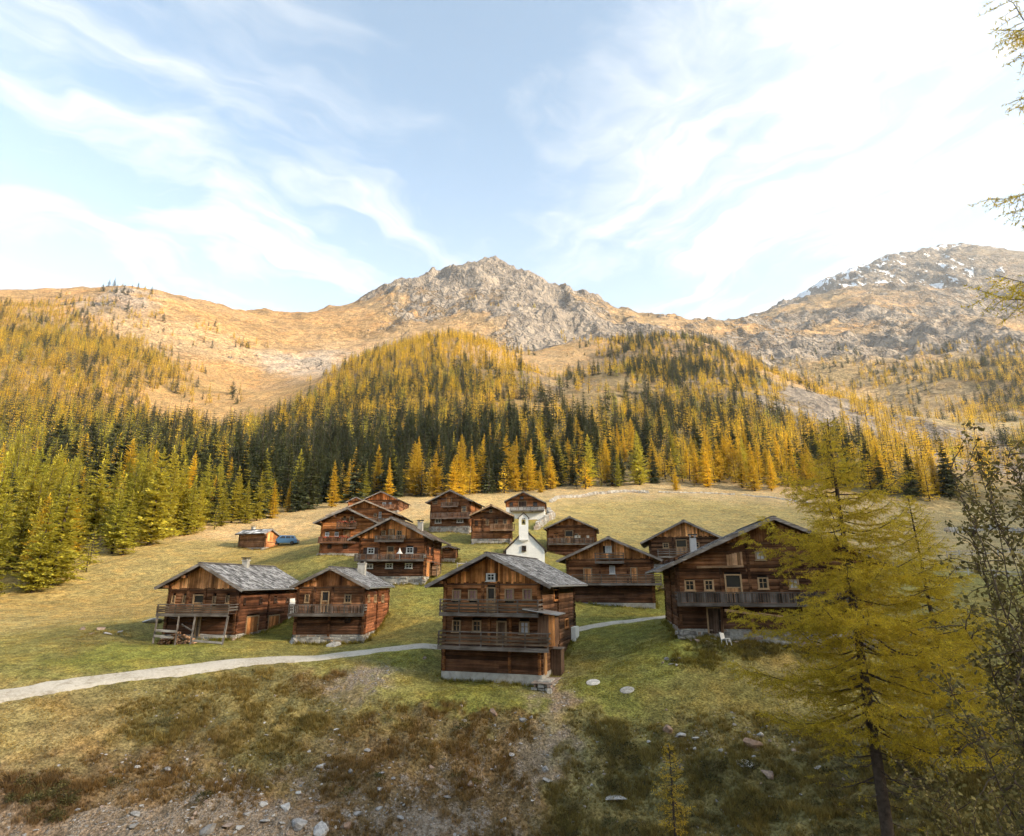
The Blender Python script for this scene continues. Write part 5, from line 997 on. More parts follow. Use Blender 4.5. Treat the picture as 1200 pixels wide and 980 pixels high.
def smalls():
    # firewood below the barn's balcony
    h = HOUSES['barn']; e = empty('firewood_pile', (*(h['O']+np.array(h['Rm'] @ Vector((-1.0, -1.1, 0))))[:2], 0), R(-3), label='pile of split firewood under the balcony of the barn with orange doors', cat='firewood'); e.location.z = gz1(e.location.x, e.location.y)-.05
    a = Acc()
    for i in range(150):
        x = RNG.uniform(-1.5, 1.5); z = RNG.uniform(0, .95)*(1-abs(x)/1.9); y = RNG.uniform(-.3, .3); an = RNG.uniform(-.3, .3); r_ = RNG.uniform(.05, .09)
        a.tube([(x-.02, y-.2, z+r_), (x+math.sin(an)*.2, y+.2, z+r_+RNG.uniform(-.03, .03))], r_, 5)
    a.obj('split_logs', M_LOGY, e, (.24,.14,.08), kind='stuff')
    # satellite dish, chair, covers
    p = on_ground(886, 752, 30, 60); e = empty('satellite_dish', tuple(p), R(-10), label='white satellite dish standing on the grass before the big dark chalet', cat='satellite dish')
    a = Acc(); a.lathe([(.36,-.02),(.30,-.07),(.18,-.12),(.02,-.14),(.02,-.12),(.17,-.10),(.29,-.05),(.34,0)], 20, (0, -.05, .62), 'y'); d = a.obj('dish', M_WHITE, e, smooth=True); d.rotation_euler = (R(-12), 0, 0)
    a = Acc(); a.tube([(0,.05,-.1),(0,.06,.58)], .03, 8); a.obj('mast', M_METAL, e); a = Acc(); a.tube([(0,-.1,.35),(0,-.42,.55)], .015, 6); a.box(-.04,.04,-.47,-.40,.52,.60); a.obj('receiver_arm', M_METAL, e)
    p = on_ground(852, 757, 30, 60); e = empty('garden_chair', tuple(p), R(35), label='white plastic garden chair tipped against the footing of the big dark chalet', cat='chair'); e.rotation_euler = (R(-18), R(8), R(30))
    a = Acc(); a.box(-.22,.22,-.22,.22,.42,.46); a.obj('seat', M_WHITE, e); a = Acc()
    for i in range(4): a.box(-.21+i*.11,-.21+i*.11+.08,.20,.24,.461,.95)
    a.obj('backrest', M_WHITE, e)
    for sx in (-1, 1):
        for sy in (-1, 1): a = Acc(); a.bar((sx*.2, sy*.2, .42), (sx*.24, sy*.24, -.02), .04, .04); a.obj('leg', M_WHITE, e)
    for (px, py), lab in (((695,800), 'pale round well cover in the grass nearer the tall chalet'), ((735,809), 'pale round well cover alone in the middle of the grass'), ((873,895), 'pale round well cover on the bank among brown stones')):
        p = on_ground(px, py, 28, 70); a = Acc(); a.lathe([(.46,-.3),(.47,.0),(.45,.03),(.2,.04),(.02,.042)], 20); o = thing1('well_cover', a, M_PALESTONE, (p[0], p[1], p[2]+.01), 0, lab, 'well cover', 'round well covers'); e_ = .5; nv = Vector((gz1(p[0]-e_, p[1])-gz1(p[0]+e_, p[1]), gz1(p[0], p[1]-e_)-gz1(p[0], p[1]+e_), 2*e_)).normalized(); o.rotation_euler = nv.to_track_quat('Z', 'Y').to_euler()
    # parasol and planters on balconies
    h = HOUSES['large']; x, z = h['hit'](*h['cv'](585, 470), val=-.7); q = h['O']+np.array(h['Rm'] @ Vector((x, -.7, z))); e = empty('parasol', (q[0], q[1], q[2]-.55), 0, label='white half-closed parasol on the long gallery of the broad shuttered chalet', cat='parasol')
    a = Acc(); a.tube([(0,0,0),(0,0,1.35)], .03, 6); a.obj('pole', M_METAL, e); a = Acc(); a.lathe([(.40,.62),(.30,.72),(.13,.98),(.06,1.18),(.02,1.32)], 10); a.obj('canopy', M_WHITE, e)
    h = HOUSES['pots']
    for i, zx in enumerate((280, 312, 392)):
        x, z = h['hit'](*h['cv'](zx, 246), val=-1.0); q = h['O']+np.array(h['Rm'] @ Vector((x, -1.0, z+.035))); a = Acc(); w_ = (.22,.16,.2)[i]; a.box(-w_,w_,-.1,.1,0,.34); a.box(-w_-.03,w_+.03,-.13,.13,.343,.39)
        thing1('planter_box', a, M_CONCRETE, tuple(q), h['root'].rotation_euler.z, ('pale planter box on the gallery rail beside the orange door','narrow grey planter box on the gallery rail between two others','grey planter box alone on the gallery rail')[i], 'planter', 'planter boxes on the gallery rail')
smalls()
def yard():
    p = on_ground(781, 694, 55, 90); e = empty('picnic_table', tuple(p), R(20), label='weathered picnic table on the grass at the end of the wide chalet', cat='table')
    a = Acc()
    for i in range(4): a.box(-.9, .9, -.36+i*.18, -.36+i*.18+.165, .72, .76)
    a.obj('table_top', M_LOGX, e, (.22,.19,.16))
    for sd in (-1, 1):
        a = Acc(); a.box(-.9, .9, sd*.72-.14, sd*.72+.14, .42, .46); a.obj('bench', M_LOGX, e, (.22,.19,.16))
        a = Acc(); a.bar((sd*.6, -.78, -.05), (sd*.6, -.12, .72), .09, .05); a.bar((sd*.6, .78, -.05), (sd*.6, .12, .72), .09, .05); a.box(sd*.6-.03, sd*.6+.03, -.8, .8, .34, .42); a.obj('leg', M_BOARD, e, (.18,.15,.13))
    h = HOUSES['large']; q = h['O']+np.array(h['Rm'] @ Vector((h['W']/2+.55, h['L']*.42, 0))); z = gz1(q[0], q[1])
    e = empty('firewood_stack', (q[0], q[1], z-.05), h['root'].rotation_euler.z, label='stacked firewood under a small board roof against the broad shuttered chalet', cat='firewood'); a = Acc()
    for i in range(9):
        for j in range(7): a.tube([(-.28, -1.1+i*.25+.05*(j % 2), .12+j*.19), (.28+RNG.uniform(-.05, .05), -1.1+i*.25+.05*(j % 2), .12+j*.19)], RNG.uniform(.08, .105), 6)
    a.obj('split_logs', M_LOGX, e, (.30,.19,.11), kind='stuff'); a = Acc(); a.bar((-.4, 0, 1.72), (.55, 0, 1.5), 2.7, .05); a.obj('board_roof', M_LOGX, e, GREYW)
    for sy in (-1, 1): a = Acc(); a.box(.3, .38, sy*1.2-.04, sy*1.2+.04, -.2, 1.5); a.obj('post', M_BOARD, e, GREYW)
yard()
def car():
    p = pt(334, 634, 108.0); z = gz1(p[0], p[1]); e = empty('parked_car', (p[0], p[1], z), R(8), label='blue estate car parked on the grass beside the plank shed', cat='car')
    L, W = 4.5, 1.8
    b = Acc(); prof = [(-2.2,.42),(-2.25,.75),(-2.1,.95),(-1.3,1.02),(1.0,1.06),(2.1,1.0),(2.25,.8),(2.22,.4),(1.75,.34),(-1.8,.34)]; b.prism(prof[::-1], -W/2, W/2); body = b.obj('body', M_CAR, e)
    c = Acc(); lo = [(-1.25,1.021),(2.0,1.03),(1.55,1.62),(-.45,1.66),(-.7,1.58)]; n = len(lo); vs = [(x, -W/2+.06+(zz-1.0)*.28, zz) for x, zz in lo]+[(x, W/2-.06-(zz-1.0)*.28, zz) for x, zz in lo]
    c.add(vs, [tuple(range(n)), tuple(range(2*n-1, n-1, -1))]+[(i, i+n, (i+1) % n+n, (i+1) % n) for i in range(n)]); c.obj('cabin', M_CAR, e)
    for sd in (-1, 1):
        for x0, x1, t0, t1 in ((-.95,.15,-.42,.12),(.25,1.1,.22,1.02),(1.18,1.8,1.1,1.5)):
            g = Acc(); y = lambda zz: sd*(W/2-.045-(zz-1.0)*.28)
            q = [(x0,y(1.1),1.1),(x1,y(1.1),1.1),(t1,y(1.52),1.52),(t0,y(1.52),1.52)]; g.add(q+[(a_, b_-sd*.03, c_) for a_, b_, c_ in q], Acc.BF); g.obj('side_window', M_GLASS, e)
        for x in (-1.4, 1.42):
            w = Acc(); w.lathe([(.20,-.1),(.33,-.1),(.345,0),(.33,.1),(.20,.1)], 16, (x, sd*(W/2-.08), .34), 'y'); wo = w.obj('wheel', M_TYRE, e); k = Acc(); k.lathe([(.02,-.06),(.19,-.05),(.20,.05),(.02,.08)], 12, (x, sd*(W/2-.05), .34), 'y'); k.obj('rim', M_METAL, wo)
        k = Acc(); k.box(-2.265,-2.15,sd*.62-.2,sd*.62+.2,.72,.86); k.obj('headlight', M_WHITE, e); k = Acc(); k.box(2.16,2.27,sd*.7-.12,sd*.7+.12,.72,.95); k.obj('tail_light', M_FLOWER, e)
    g = Acc(); g.add([(-1.22,-.72,1.07),(-1.22,.72,1.07),(-.72,.6,1.56),(-.72,-.6,1.56)], [(0,1,2,3),(3,2,1,0)]); g.obj('windscreen', M_GLASS, e)
car()
# ------------------------------------------------------------------ dry stone walls and fences
def stone_wall(pix, label, hgt=1.0, size=.55, mat=None):
    P_ = [on_ground(*q, 60, 400) for q in pix] if len(pix[0]) == 2 else [np.array([*pt(*q)[:2], 0]) for q in pix]
    o = P_[0].copy(); o[2] = gz1(o[0], o[1]); e = empty('dry_stone_wall', tuple(o), 0, label=label, cat='stone wall', group='dry stone walls', kind='thing'); a = Acc()
    for A, B in zip(P_[:-1], P_[1:]):
        d = np.hypot(*(B-A)[:2]); n = max(1, int(d/(size*.7)))
        for i in range(n):
            for lay in range(2 if hgt > .6 else 1):
                for side in (-1, 1):
                    q = A+(B-A)*(i+RNG.random())/n; s_ = size*RNG.uniform(.6, 1.3); x, y = q[0]+RNG.uniform(-.15, .15)-o[0], q[1]+side*.22+RNG.uniform(-.1, .1)-o[1]; z = gz1(q[0], q[1])-o[2]+lay*hgt*.45
                    j = lambda k: RNG.uniform(-k, k)*s_
                    hh = hgt*.55*RNG.uniform(.8, 1.35)
                    a.add([(x-s_/2+j(.15),y-.22,z-.1),(x+s_/2+j(.15),y-.22,z-.1),(x+s_/2+j(.15),y+.22,z-.1),(x-s_/2+j(.15),y+.22,z-.1),(x-s_*.42+j(.15),y-.18+j(.1),z+hh),(x+s_*.42+j(.15),y-.18+j(.1),z+hh+j(.2)),(x+s_*.4+j(.15),y+.18,z+hh+j(.2)),(x-s_*.4+j(.15),y+.18,z+hh)], Acc.BF)
    a.obj('stones', mat or M_PALESTONE, e, kind='stuff'); return e
stone_wall([(645,592,176),(652,586,184),(672,582,190),(700,579,196),(740,577,200),(760,578,199)], 'pale dry stone wall along the top of the meadow behind the whitewashed chalet', .75, .7)
stone_wall([(772,578,200),(820,578,201),(860,579,200)], 'low pale dry stone wall along the top of the meadow in the middle', .5, .7)
stone_wall([(870,580,199),(905,584,196),(940,590,190),(985,594,185)], 'low pale dry stone wall running down the meadow towards the larch', .5, .7)
stone_wall([(628,618,118),(640,611,126),(648,606,133),(642,598,150)], 'short curved dry stone wall beside the whitewashed chalet', 1.2, .7)
stone_wall([(1110,628,150),(1160,622,158),(1215,632,150)], 'grey dry stone wall crossing the far pale field', 1.0, .7)
def rail_fence(pix, label, n):
    A, B = pt(*pix[0]), pt(*pix[1]); A[2], B[2] = gz1(*A[:2]), gz1(*B[:2]); e = empty('rail_fence', tuple(A), 0, label=label, cat='fence'); P_ = []
    for i in range(n):
        q = A+(B-A)*i/(n-1); q[2] = gz1(q[0], q[1]); q = q-A; P_.append(q); a = Acc(); a.bar(q+[0,0,-.3], q+[RNG.uniform(-.05,.05),0,1.15], .13, .13); a.obj('post', M_BOARD, e, (.30,.27,.24))
    for i in range(n-1):
        for zz in (.45, .95): rail_board(e, P_[i]+[0,-.08,zz+RNG.uniform(-.05,.05)], P_[i+1]+[0,-.08,zz+RNG.uniform(-.05,.05)], .05, .13, 'rail', (.30,.27,.24))
rail_fence([(1110,652,108),(1230,650,108)], 'grey rail fence across the far pale field behind the larches', 9)
rail_fence([(1120,672,88),(1230,678,84)], 'weathered rail fence in the field just behind the larches', 8)
stub = rail_fence([(536,668,79),(566,664,80)], 'short grey rail fence beside the tiny log hut', 4)

# ------------------------------------------------------------------ stones
def rock_mesh(seed, flat):
    import bmesh
    g = np.random.default_rng(seed); bm = bmesh.new(); bmesh.ops.create_icosphere(bm, subdivisions=2, radius=.5)
    planes = [(lambda v: v/np.linalg.norm(v))(g.normal(0, 1, 3)) for _ in range(13)]; offs = g.uniform(.20, .37, 13)
    for v in bm.verts:
        c = np.array(v.co)
        for pl, of in zip(planes, offs):
            dd = c @ pl
            if dd > of: c = c-pl*(dd-of)
        v.co = c*np.array([1.25, .95, flat])+g.normal(0, .006, 3)
    me = bpy.data.meshes.new('rock'); bm.to_mesh(me); bm.free(); return me
ROCKS = []
for i in range(6):
    m_ = rock_mesh(300+i, (.5, .65, .4, .75, .55, .3)[i]); m_.materials.append(M_STONE); ROCKS.append(m_)
M_RED = mat_plain('rusty_stone', (.28,.185,.13), .9, 5, .4)
REDR = ROCKS[1].copy(); REDR.materials.clear(); REDR.materials.append(M_RED)
def rock(px, py, size, label, group=None, mesh=None, sq=1.0):
    p = on_ground(px, py, 24, 130); s_ = size/F*np.hypot(p[0], p[1])*1.02
    o = link(bpy.data.objects.new('rock', mesh or ROCKS[int(px*7+py) % 6])); o.location = (p[0], p[1], p[2]+s_*.06); o.rotation_euler = (RNG.uniform(-.3, .3), RNG.uniform(-.3, .3), RNG.uniform(0, 6.28)); o.scale = (s_, s_, s_*sq)
    return tag(o, label, 'rock', group)
rock(350,970,26,'largest grey block at the foot of the stony bank'); rock(376,974,24,'broad pale block beside the largest grey block'); rock(407,970,14,'rust-coloured stone beside the broad pale block at the foot of the bank', mesh=REDR)
rock(784,857,17,'rust-coloured boulder at the top of the heathy bank', mesh=REDR); rock(797,863,13,'pale stone just below the rust-coloured boulder on the bank'); rock(880,873,20,'large pinkish flat boulder on the heathy bank', mesh=REDR, sq=.8); rock(901,909,17,'grey slab below the pale well cover on the bank'); rock(724,937,22,'dark boulder half sunk in the heath below the tall chalet'); rock(577,836,13,'rust-coloured stone in the bank straight below the tall chalet', mesh=REDR)
rock(640,903,12,'upper white stone in the gully below the tall chalet'); rock(641,916,12,'lower white stone in the gully below the tall chalet'); rock(471,753,19,'pale flat slab at the corner of the small slatted chalet') if False else rock(393,757,20,'pale flat slab at the foot of the small slatted chalet'); rock(345,754,15,'rounded stone at the corner of the small slatted chalet'); rock(178,730,18,'grey slab in the grass behind the firewood barn'); rock(497,772,8,'dark stone on the grass beside the tall chalet')
for px, py, s_ in ((156,970,12),(160,955,9),(308,944,12),(336,946,13),(267,968,13),(245,974,16),(370,953,9),(376,899,10),(386,886,7),(448,907,9),(460,914,7),(446,926,9),(246,867,5),(394,856,7),(280,972,12),(310,964,11),(198,902,8),(162,900,7),(225,960,7),(120,965,6),(290,955,8),(330,965,9),(420,955,9),(470,960,10),(545,846,7),(614,845,9),(623,841,7),(551,919,10),(599,885,8),(590,962,10),(445,948,8),(505,900,7),(525,935,8),(430,880,7),(410,905,8),(350,930,7),(200,940,6),(90,950,5)):
    rock(px, py, s_, 'grey stone strewn on the eroded stony bank', 'stones on the eroded bank')
for px, py, s_ in ((117,738,10),(126,743,9),(140,741,8),(97,738,8),(108,743,6)): rock(px, py, s_, 'pale stone in the rough grass outcrop beside the barn', 'stones of the grass outcrop')
for px, py, s_ in ((816,866,9),(891,862,9),(959,900,9),(781,833,5),(845,880,7),(930,880,7),(925,905,6),(760,870,6),(700,870,5),(860,850,6)): rock(px, py, s_, 'grey stone lying in the dark heath of the bank', 'stones in the heath')
for px, py, s_ in ((782,773,7),(790,775,7),(796,772,6),(786,779,6),(777,777,5),(793,780,5)): rock(px, py, s_, 'pale stone of the little heap in the grass before the big dark chalet', 'stones of the little heap')
for i, px in enumerate(range(800, 900, 9)): rock(px, 750+(i*5 % 4), (8,6,10,7)[i % 4], 'stone lined up along the footing of the big dark chalet', 'stones along the footing')
# ------------------------------------------------------------------ near larches, alder, sapling
def tube_np(paths, rads, n=4):
    """many thin tubes into one (v,f)"""
    V, Fc = [], []; b = 0
    for P_, r in zip(paths, rads):
        P_ = np.asarray(P_); m = len(P_); d = np.gradient(P_, axis=0); d /= np.linalg.norm(d, axis=1)[:, None]+1e-9
        ref = np.where(np.abs(d[:, 2:3]) > .9, [[1., .1, 0]], [[.1, .2, 1.]]); a = np.cross(d, ref); a /= np.linalg.norm(a, axis=1)[:, None]; c = np.cross(d, a)
        r = np.asarray(r)[:, None]
        for k in range(n):
            t = 2*math.pi*k/n; V.append((P_+a*r*math.cos(t)+c*r*math.sin(t)))
        idx = b+np.arange(n*m).reshape(n, m)
        for k in range(n):
            A, B = idx[k], idx[(k+1) % n]; Fc.append(np.stack([A[:-1], B[:-1], B[1:], A[1:]], 1))
        b += n*m
    return np.concatenate(V), np.concatenate(Fc)
def big_larch(name, loc, h, prof, label, seed, t0=.1, nb=110, mat=None, tuft=.085, twig=1.0, rb=.24, group=None, bare=.0):
    g = np.random.default_rng(seed); prof = np.array(prof)
    tz = np.linspace(-.02, 1, 14); wob = np.cumsum(g.normal(0, .05, (14, 2)), 0)*.5; wob -= wob[0]
    TP = np.stack([wob[:, 0]*np.minimum(tz, 1)*1., wob[:, 1]*np.minimum(tz, 1)*1., tz*h], 1); tr = rb*(1-tz*.97)**.8+.008; tr[0] *= 1.35
    def trunk_at(t): return np.array([np.interp(t, tz, TP[:, k]) for k in range(3)])
    bp, br, lp, lr, ND = [], [], [], [], []
    for i in range(nb):
        t = t0+(1-t0)*((i+g.random())/nb)**.82; t = min(t, .985)
        ln = np.interp(t, prof[:, 0], prof[:, 1])*g.uniform(.55, 1.15); a = i*2.39996+g.uniform(-.5, .5)
        p0 = trunk_at(t); u = np.linspace(0, 1, 9); el = g.uniform(-.22, .16)+.55*max(0, t-.6)/.4
        hd = np.array([math.cos(a), math.sin(a)]); bend = g.uniform(-.25, .25)
        ang = a+bend*u*u
        rr_ = ln*u; zz = ln*(math.sin(el)*u-.16*np.sin(u*2.3)+.20*u**3)
        bx = np.cumsum(np.concatenate([[0], np.diff(rr_)])*np.cos(ang)); by = np.cumsum(np.concatenate([[0], np.diff(rr_)])*np.sin(ang))
        B = p0+np.stack([bx, by, zz], 1)+np.concatenate([np.zeros((2, 3)), g.normal(0, ln*.012, (7, 3))])
        bp.append(B); br.append(np.maximum(.006, (.012+.009*ln)*(1-u*.93)))
        dead = t < bare
        nl = int(ln*5.6*twig)+5
        for j in range(nl):
            q = .12+.88*(j+g.random())/nl; c = np.array([np.interp(q, u, B[:, k]) for k in range(3)])
            dr = np.array([math.cos(a+bend*q*q), math.sin(a+bend*q*q), 0]); sd = np.array([-dr[1], dr[0], 0])*(1 if j % 2 else -1)
            l2 = min(1.25, ln*(.38-.24*q))*g.uniform(.45, 1.3)+.12
            d = dr*g.uniform(.4, .9)+sd*g.uniform(.45, 1.0)+np.array([0, 0, g.uniform(-.35, .22)]); d /= np.linalg.norm(d); w_ = np.linspace(0, 1, 5)
            Lp = c+d*l2*w_[:, None]+np.array([0, 0, 1])*(-.28*l2*w_**2*g.uniform(.2, 1.3)+.10*l2*w_**3)[:, None]
            lp.append(Lp); lr.append(.006*(1-w_*.75))
            if dead and g.random() < .85: continue
            m = max(3, int(l2/.055)); s_ = (np.arange(m)+g.random(m))/m; pts = np.stack([np.interp(s_, w_, Lp[:, k]) for k in range(3)], 1)
            ND.append((pts, np.repeat(d[None], m, 0)))
            if l2 > .45:
                for _ in range(int(l2*3.2)):
                    q2 = g.uniform(.15, .9); c2 = np.array([np.interp(q2, w_, Lp[:, k]) for k in range(3)]); d2 = d*.5+np.cross(d, [0, 0, 1])*g.choice([-1, 1])*g.uniform(.4, 1)+np.array([0, 0, g.uniform(-.6, .1)]); d2 /= np.linalg.norm(d2); l3 = l2*g.uniform(.2, .45)
                    lp.append(np.stack([c2, c2+d2*l3*.5, c2+d2*l3+[0, 0, -.04]])); lr.append(np.array([.004, .003, .002])); m = max(2, int(l3/.055)); s_ = (np.arange(m)+g.random(m))/m
                    ND.append((c2+d2*l3*s_[:, None], np.repeat(d2[None], m, 0)))
    pts = np.concatenate([n_[0] for n_ in ND]); dd = np.concatenate([n_[1] for n_ in ND]); K = 4
    pts = np.repeat(pts, K, 0); dd = np.repeat(dd, K, 0); n = len(pts)
    nd = g.normal(0, 1, (n, 3))+dd*.55+np.array([0, 0, .15]); nd /= np.linalg.norm(nd, axis=1)[:, None]; sz = tuft*g.uniform(.6, 1.35, (n, 1)); wv_ = np.cross(nd, g.normal(0, 1, (n, 3))); wv_ /= np.linalg.norm(wv_, axis=1)[:, None]
    V = np.stack([pts-wv_*sz*.085, pts+wv_*sz*.085, pts+nd*sz+wv_*sz*.03], 1).reshape(-1, 3)
    e = empty(name, tuple(loc), 0, label=label, cat='larch', group=group)
    for nm, (v, f), m in (('trunk', tube_np([TP], [tr], 10), M_BARK), ('branches', tube_np(bp, br, 5), M_BARK), ('twigs', tube_np(lp, lr, 3), M_TWIG)):
        o = link(bpy.data.objects.new(nm, np_mesh(nm, v, f, [m], True))); o.parent = e
        if nm != 'trunk': o['kind'] = 'stuff'
    o = link(bpy.data.objects.new('crown', np_mesh('crown', V, np.arange(len(V)).reshape(-1, 3), [mat or M_BIGLARCH]))); o.parent = e; o['kind'] = 'stuff'
    print('LARCH', name, 'needles', n); return e
def at_ground(x, y, dz=0): return (x, y, gz1(x, y)+dz)
# the tall larch before the big chalet: base below the frame, tip at photo (965, 490)
xL, yL = pt(1040, 975, 26.0)[:2]; zL = gz1(xL, yL); topz = pt(965, 490, 26.0)[2]
big_larch('larch_tree', (xL, yL, zL-.15), topz-zL+.15, [(0,.8),(.12,1.5),(.25,3.0),(.4,4.5),(.52,4.5),(.65,3.9),(.78,2.8),(.9,1.3),(1,.25)], 'tall airy yellow larch on the bank in front of the big dark chalet', 3, nb=155, twig=1.5, bare=.24, tuft=.10)
x2, y2 = pt(1125, 900, 30.0)[:2]
big_larch('larch_tree', at_ground(x2, y2, -.1), 12.8, [(0,2.2),(.15,3.4),(.4,3.4),(.7,2.0),(.9,.8),(1,.2)], 'shorter larch standing close behind the tall airy larch', 8, nb=120, rb=.15, tuft=.11, twig=1.4)
big_larch('larch_tree', at_ground(12.1, 9.6, -.1), 22.0, [(0,.5),(.55,1.6),(.62,2.6),(.72,2.6),(.85,2.0),(.95,1.2),(1,.3)], 'larch of which only the outermost twig tips reach into the sky', 14, t0=.60, nb=85, rb=.3, tuft=.085, twig=2.2)
p_ = on_ground(792, 985, 24, 60); big_larch('larch_sapling', (p_[0], p_[1], p_[2]-.05), 4.0, [(0,.5),(.15,1.0),(.5,.8),(.8,.45),(1,.08)], 'thin golden larch sapling on the heathy bank', 21, t0=.06, nb=46, rb=.05, tuft=.075, twig=1.6, mat=M_LARCHG)

def leafy_shrub(name, base, tips, label, seed, leaf=.055, nleaf=26, nbr=16, mat=None, r0=.05):
    g = np.random.default_rng(seed); bp, br, LV = [], [], []
    for T_ in tips:
        T_ = np.array(T_, float); b0 = np.array(base)+np.array([*g.normal(0, .25, 2), 0]); b0[2] = gz1(b0[0], b0[1])-.1; u = np.linspace(0, 1, 12)
        mid = b0*.5+T_*.5+np.array([0, 0, np.linalg.norm(T_-b0)*.10])+g.normal(0, .2, 3)
        S = np.outer((1-u)**2, b0)+np.outer(2*u*(1-u), mid)+np.outer(u*u, T_)+np.concatenate([np.zeros((1, 3)), g.normal(0, .035, (11, 3))]); bp.append(S); br.append(r0*(1-u*.88)); ln = np.linalg.norm(T_-b0)
        for j in range(int(nbr*ln/4)):
            q = .18+.82*g.random(); c = np.array([np.interp(q, u, S[:, k]) for k in range(3)]); d = g.normal(0, 1, 3)+np.array([0, 0, .35])+(T_-b0)/ln*.5; d /= np.linalg.norm(d); l2 = g.uniform(.35, 1.25)*(1.1-q*.5); w_ = np.linspace(0, 1, 5)
            B = c+d*l2*w_[:, None]+np.array([0, 0, -.18*l2])*(w_**2)[:, None]+np.concatenate([np.zeros((1, 3)), g.normal(0, .02, (4, 3))]); bp.append(B); br.append(.011*(1-w_*.8))
            for k_ in range(int(nleaf*l2)):
                s_ = g.random()**.7; p = np.array([np.interp(s_, w_, B[:, k]) for k in range(3)])+g.normal(0, .05, 3); n_ = g.normal(0, 1, 3)+[0, 0, .5]; n_ /= np.linalg.norm(n_); t_ = np.cross(n_, g.normal(0, 1, 3)); t_ /= np.linalg.norm(t_); w2 = np.cross(n_, t_); L_ = leaf*g.uniform(.6, 1.3)
                LV += [p, p+t_*L_*.5+w2*L_*.36+n_*L_*.06, p+t_*L_, p+t_*L_*.5-w2*L_*.36+n_*L_*.06]
    e = empty(name, (base[0], base[1], gz1(base[0], base[1])), 0, label=label, cat='shrub'); off = np.array(e.location)
    v, f = tube_np(bp, br, 5); o = link(bpy.data.objects.new('branches', np_mesh('branches', v-off, f, [M_TWIG], True))); o.parent = e; o['kind'] = 'stuff'
    LV = np.array(LV)-off; o = link(bpy.data.objects.new('leaves', np_mesh('leaves', LV, np.arange(len(LV)).reshape(-1, 4), [mat or M_ALDER]))); o.parent = e; o['kind'] = 'stuff'
    print('SHRUB', name, len(LV)//4)
tips = [pt(px, py, Y) for px, py, Y in ((1105,530,9.5),(1140,500,9.8),(1175,515,10.2),(1200,550,10),(1125,590,10.2),(1170,600,9.6),(1215,600,10.4),(1150,660,9.8),(1190,700,10),(1130,730,10.2),(1175,770,9.8),(1210,820,10),(1240,700,10.5),(1110,800,10.0),(1150,850,9.6))]
leafy_shrub('alder_shrub', (9.6, 10.4, 0), tips, 'tall leafy alder shrub with drying leaves at the edge of the bank', 5, leaf=.075, nleaf=34, nbr=25, r0=.026)
tips = [pt(px, py, Y) for px, py, Y in ((1090,840,15),(1130,800,15.5),(1170,780,15.5),(1210,790,16),(1060,900,15),(1100,930,15),(1150,900,14.5),(1200,900,15),(1080,960,14.5),(1140,960,14.5),(1190,960,14.5))]
leafy_shrub('leafy_shrub', (11.2, 15.2, 0), tips, 'low dark leafy shrub with bare stalks under the larches', 6, leaf=.09, nleaf=24, nbr=20, r0=.018)

# ------------------------------------------------------------------ grass, heath, rubble
def tuft_mesh(seed, n, lean, wd):
    g = np.random.default_rng(seed); V = []
    for _ in range(n):
        a = g.uniform(0, 6.28); r = abs(g.normal(0, .16)); b = np.array([r*math.cos(a), r*math.sin(a), -.05]); d = np.array([math.cos(a+g.normal(0, .6))*lean*g.uniform(.2, 1), math.sin(a+g.normal(0, .6))*lean*g.uniform(.2, 1), 1.0])*g.uniform(.55, 1.05); s = np.array([-math.sin(a), math.cos(a), 0])*wd
        V += [b-s, b+s, b+d]
    return np_mesh('tuft', np.array(V), np.arange(3*n).reshape(-1, 3), [M_TUFT])
def heath_mesh(seed):
    g = np.random.default_rng(seed); V = []
    for _ in range(170):
        d = g.normal(0, 1, 3); d[2] = abs(d[2])*.8+.05; d /= np.linalg.norm(d); c = d*np.array([.5, .5, .42])*g.uniform(.55, 1.0); t = d*.6+g.normal(0, .5, 3)+[0, 0, .3]; t /= np.linalg.norm(t); w_ = np.cross(t, g.normal(0, 1, 3)); w_ /= np.linalg.norm(w_); L_ = g.uniform(.09, .2)
        V += [c, c+t*L_*.5+w_*L_*.22, c+t*L_, c+t*L_*.5-w_*L_*.22]
    return np_mesh('heath_clump', np.array(V), np.arange(4*170).reshape(-1, 4), [M_SHRUB])
def clear_of_things(x, y):
    ok = np.ones(len(x), bool)
    for hh in HOUSES.values():
        c, s_ = math.cos(-hh['root'].rotation_euler.z), math.sin(-hh['root'].rotation_euler.z); dx, dy = x-hh['O'][0], y-hh['O'][1]; lx, ly = dx*c-dy*s_, dx*s_+dy*c
        ok &= ~((np.abs(lx) < hh['W']/2+.1) & (ly > -.1) & (ly < hh['L']+.1))
    d = np.full(len(x), 9e9)
    for q in TRACK[::3]: d = np.minimum(d, np.hypot(x-q[0], y-q[1]))
    return ok, d
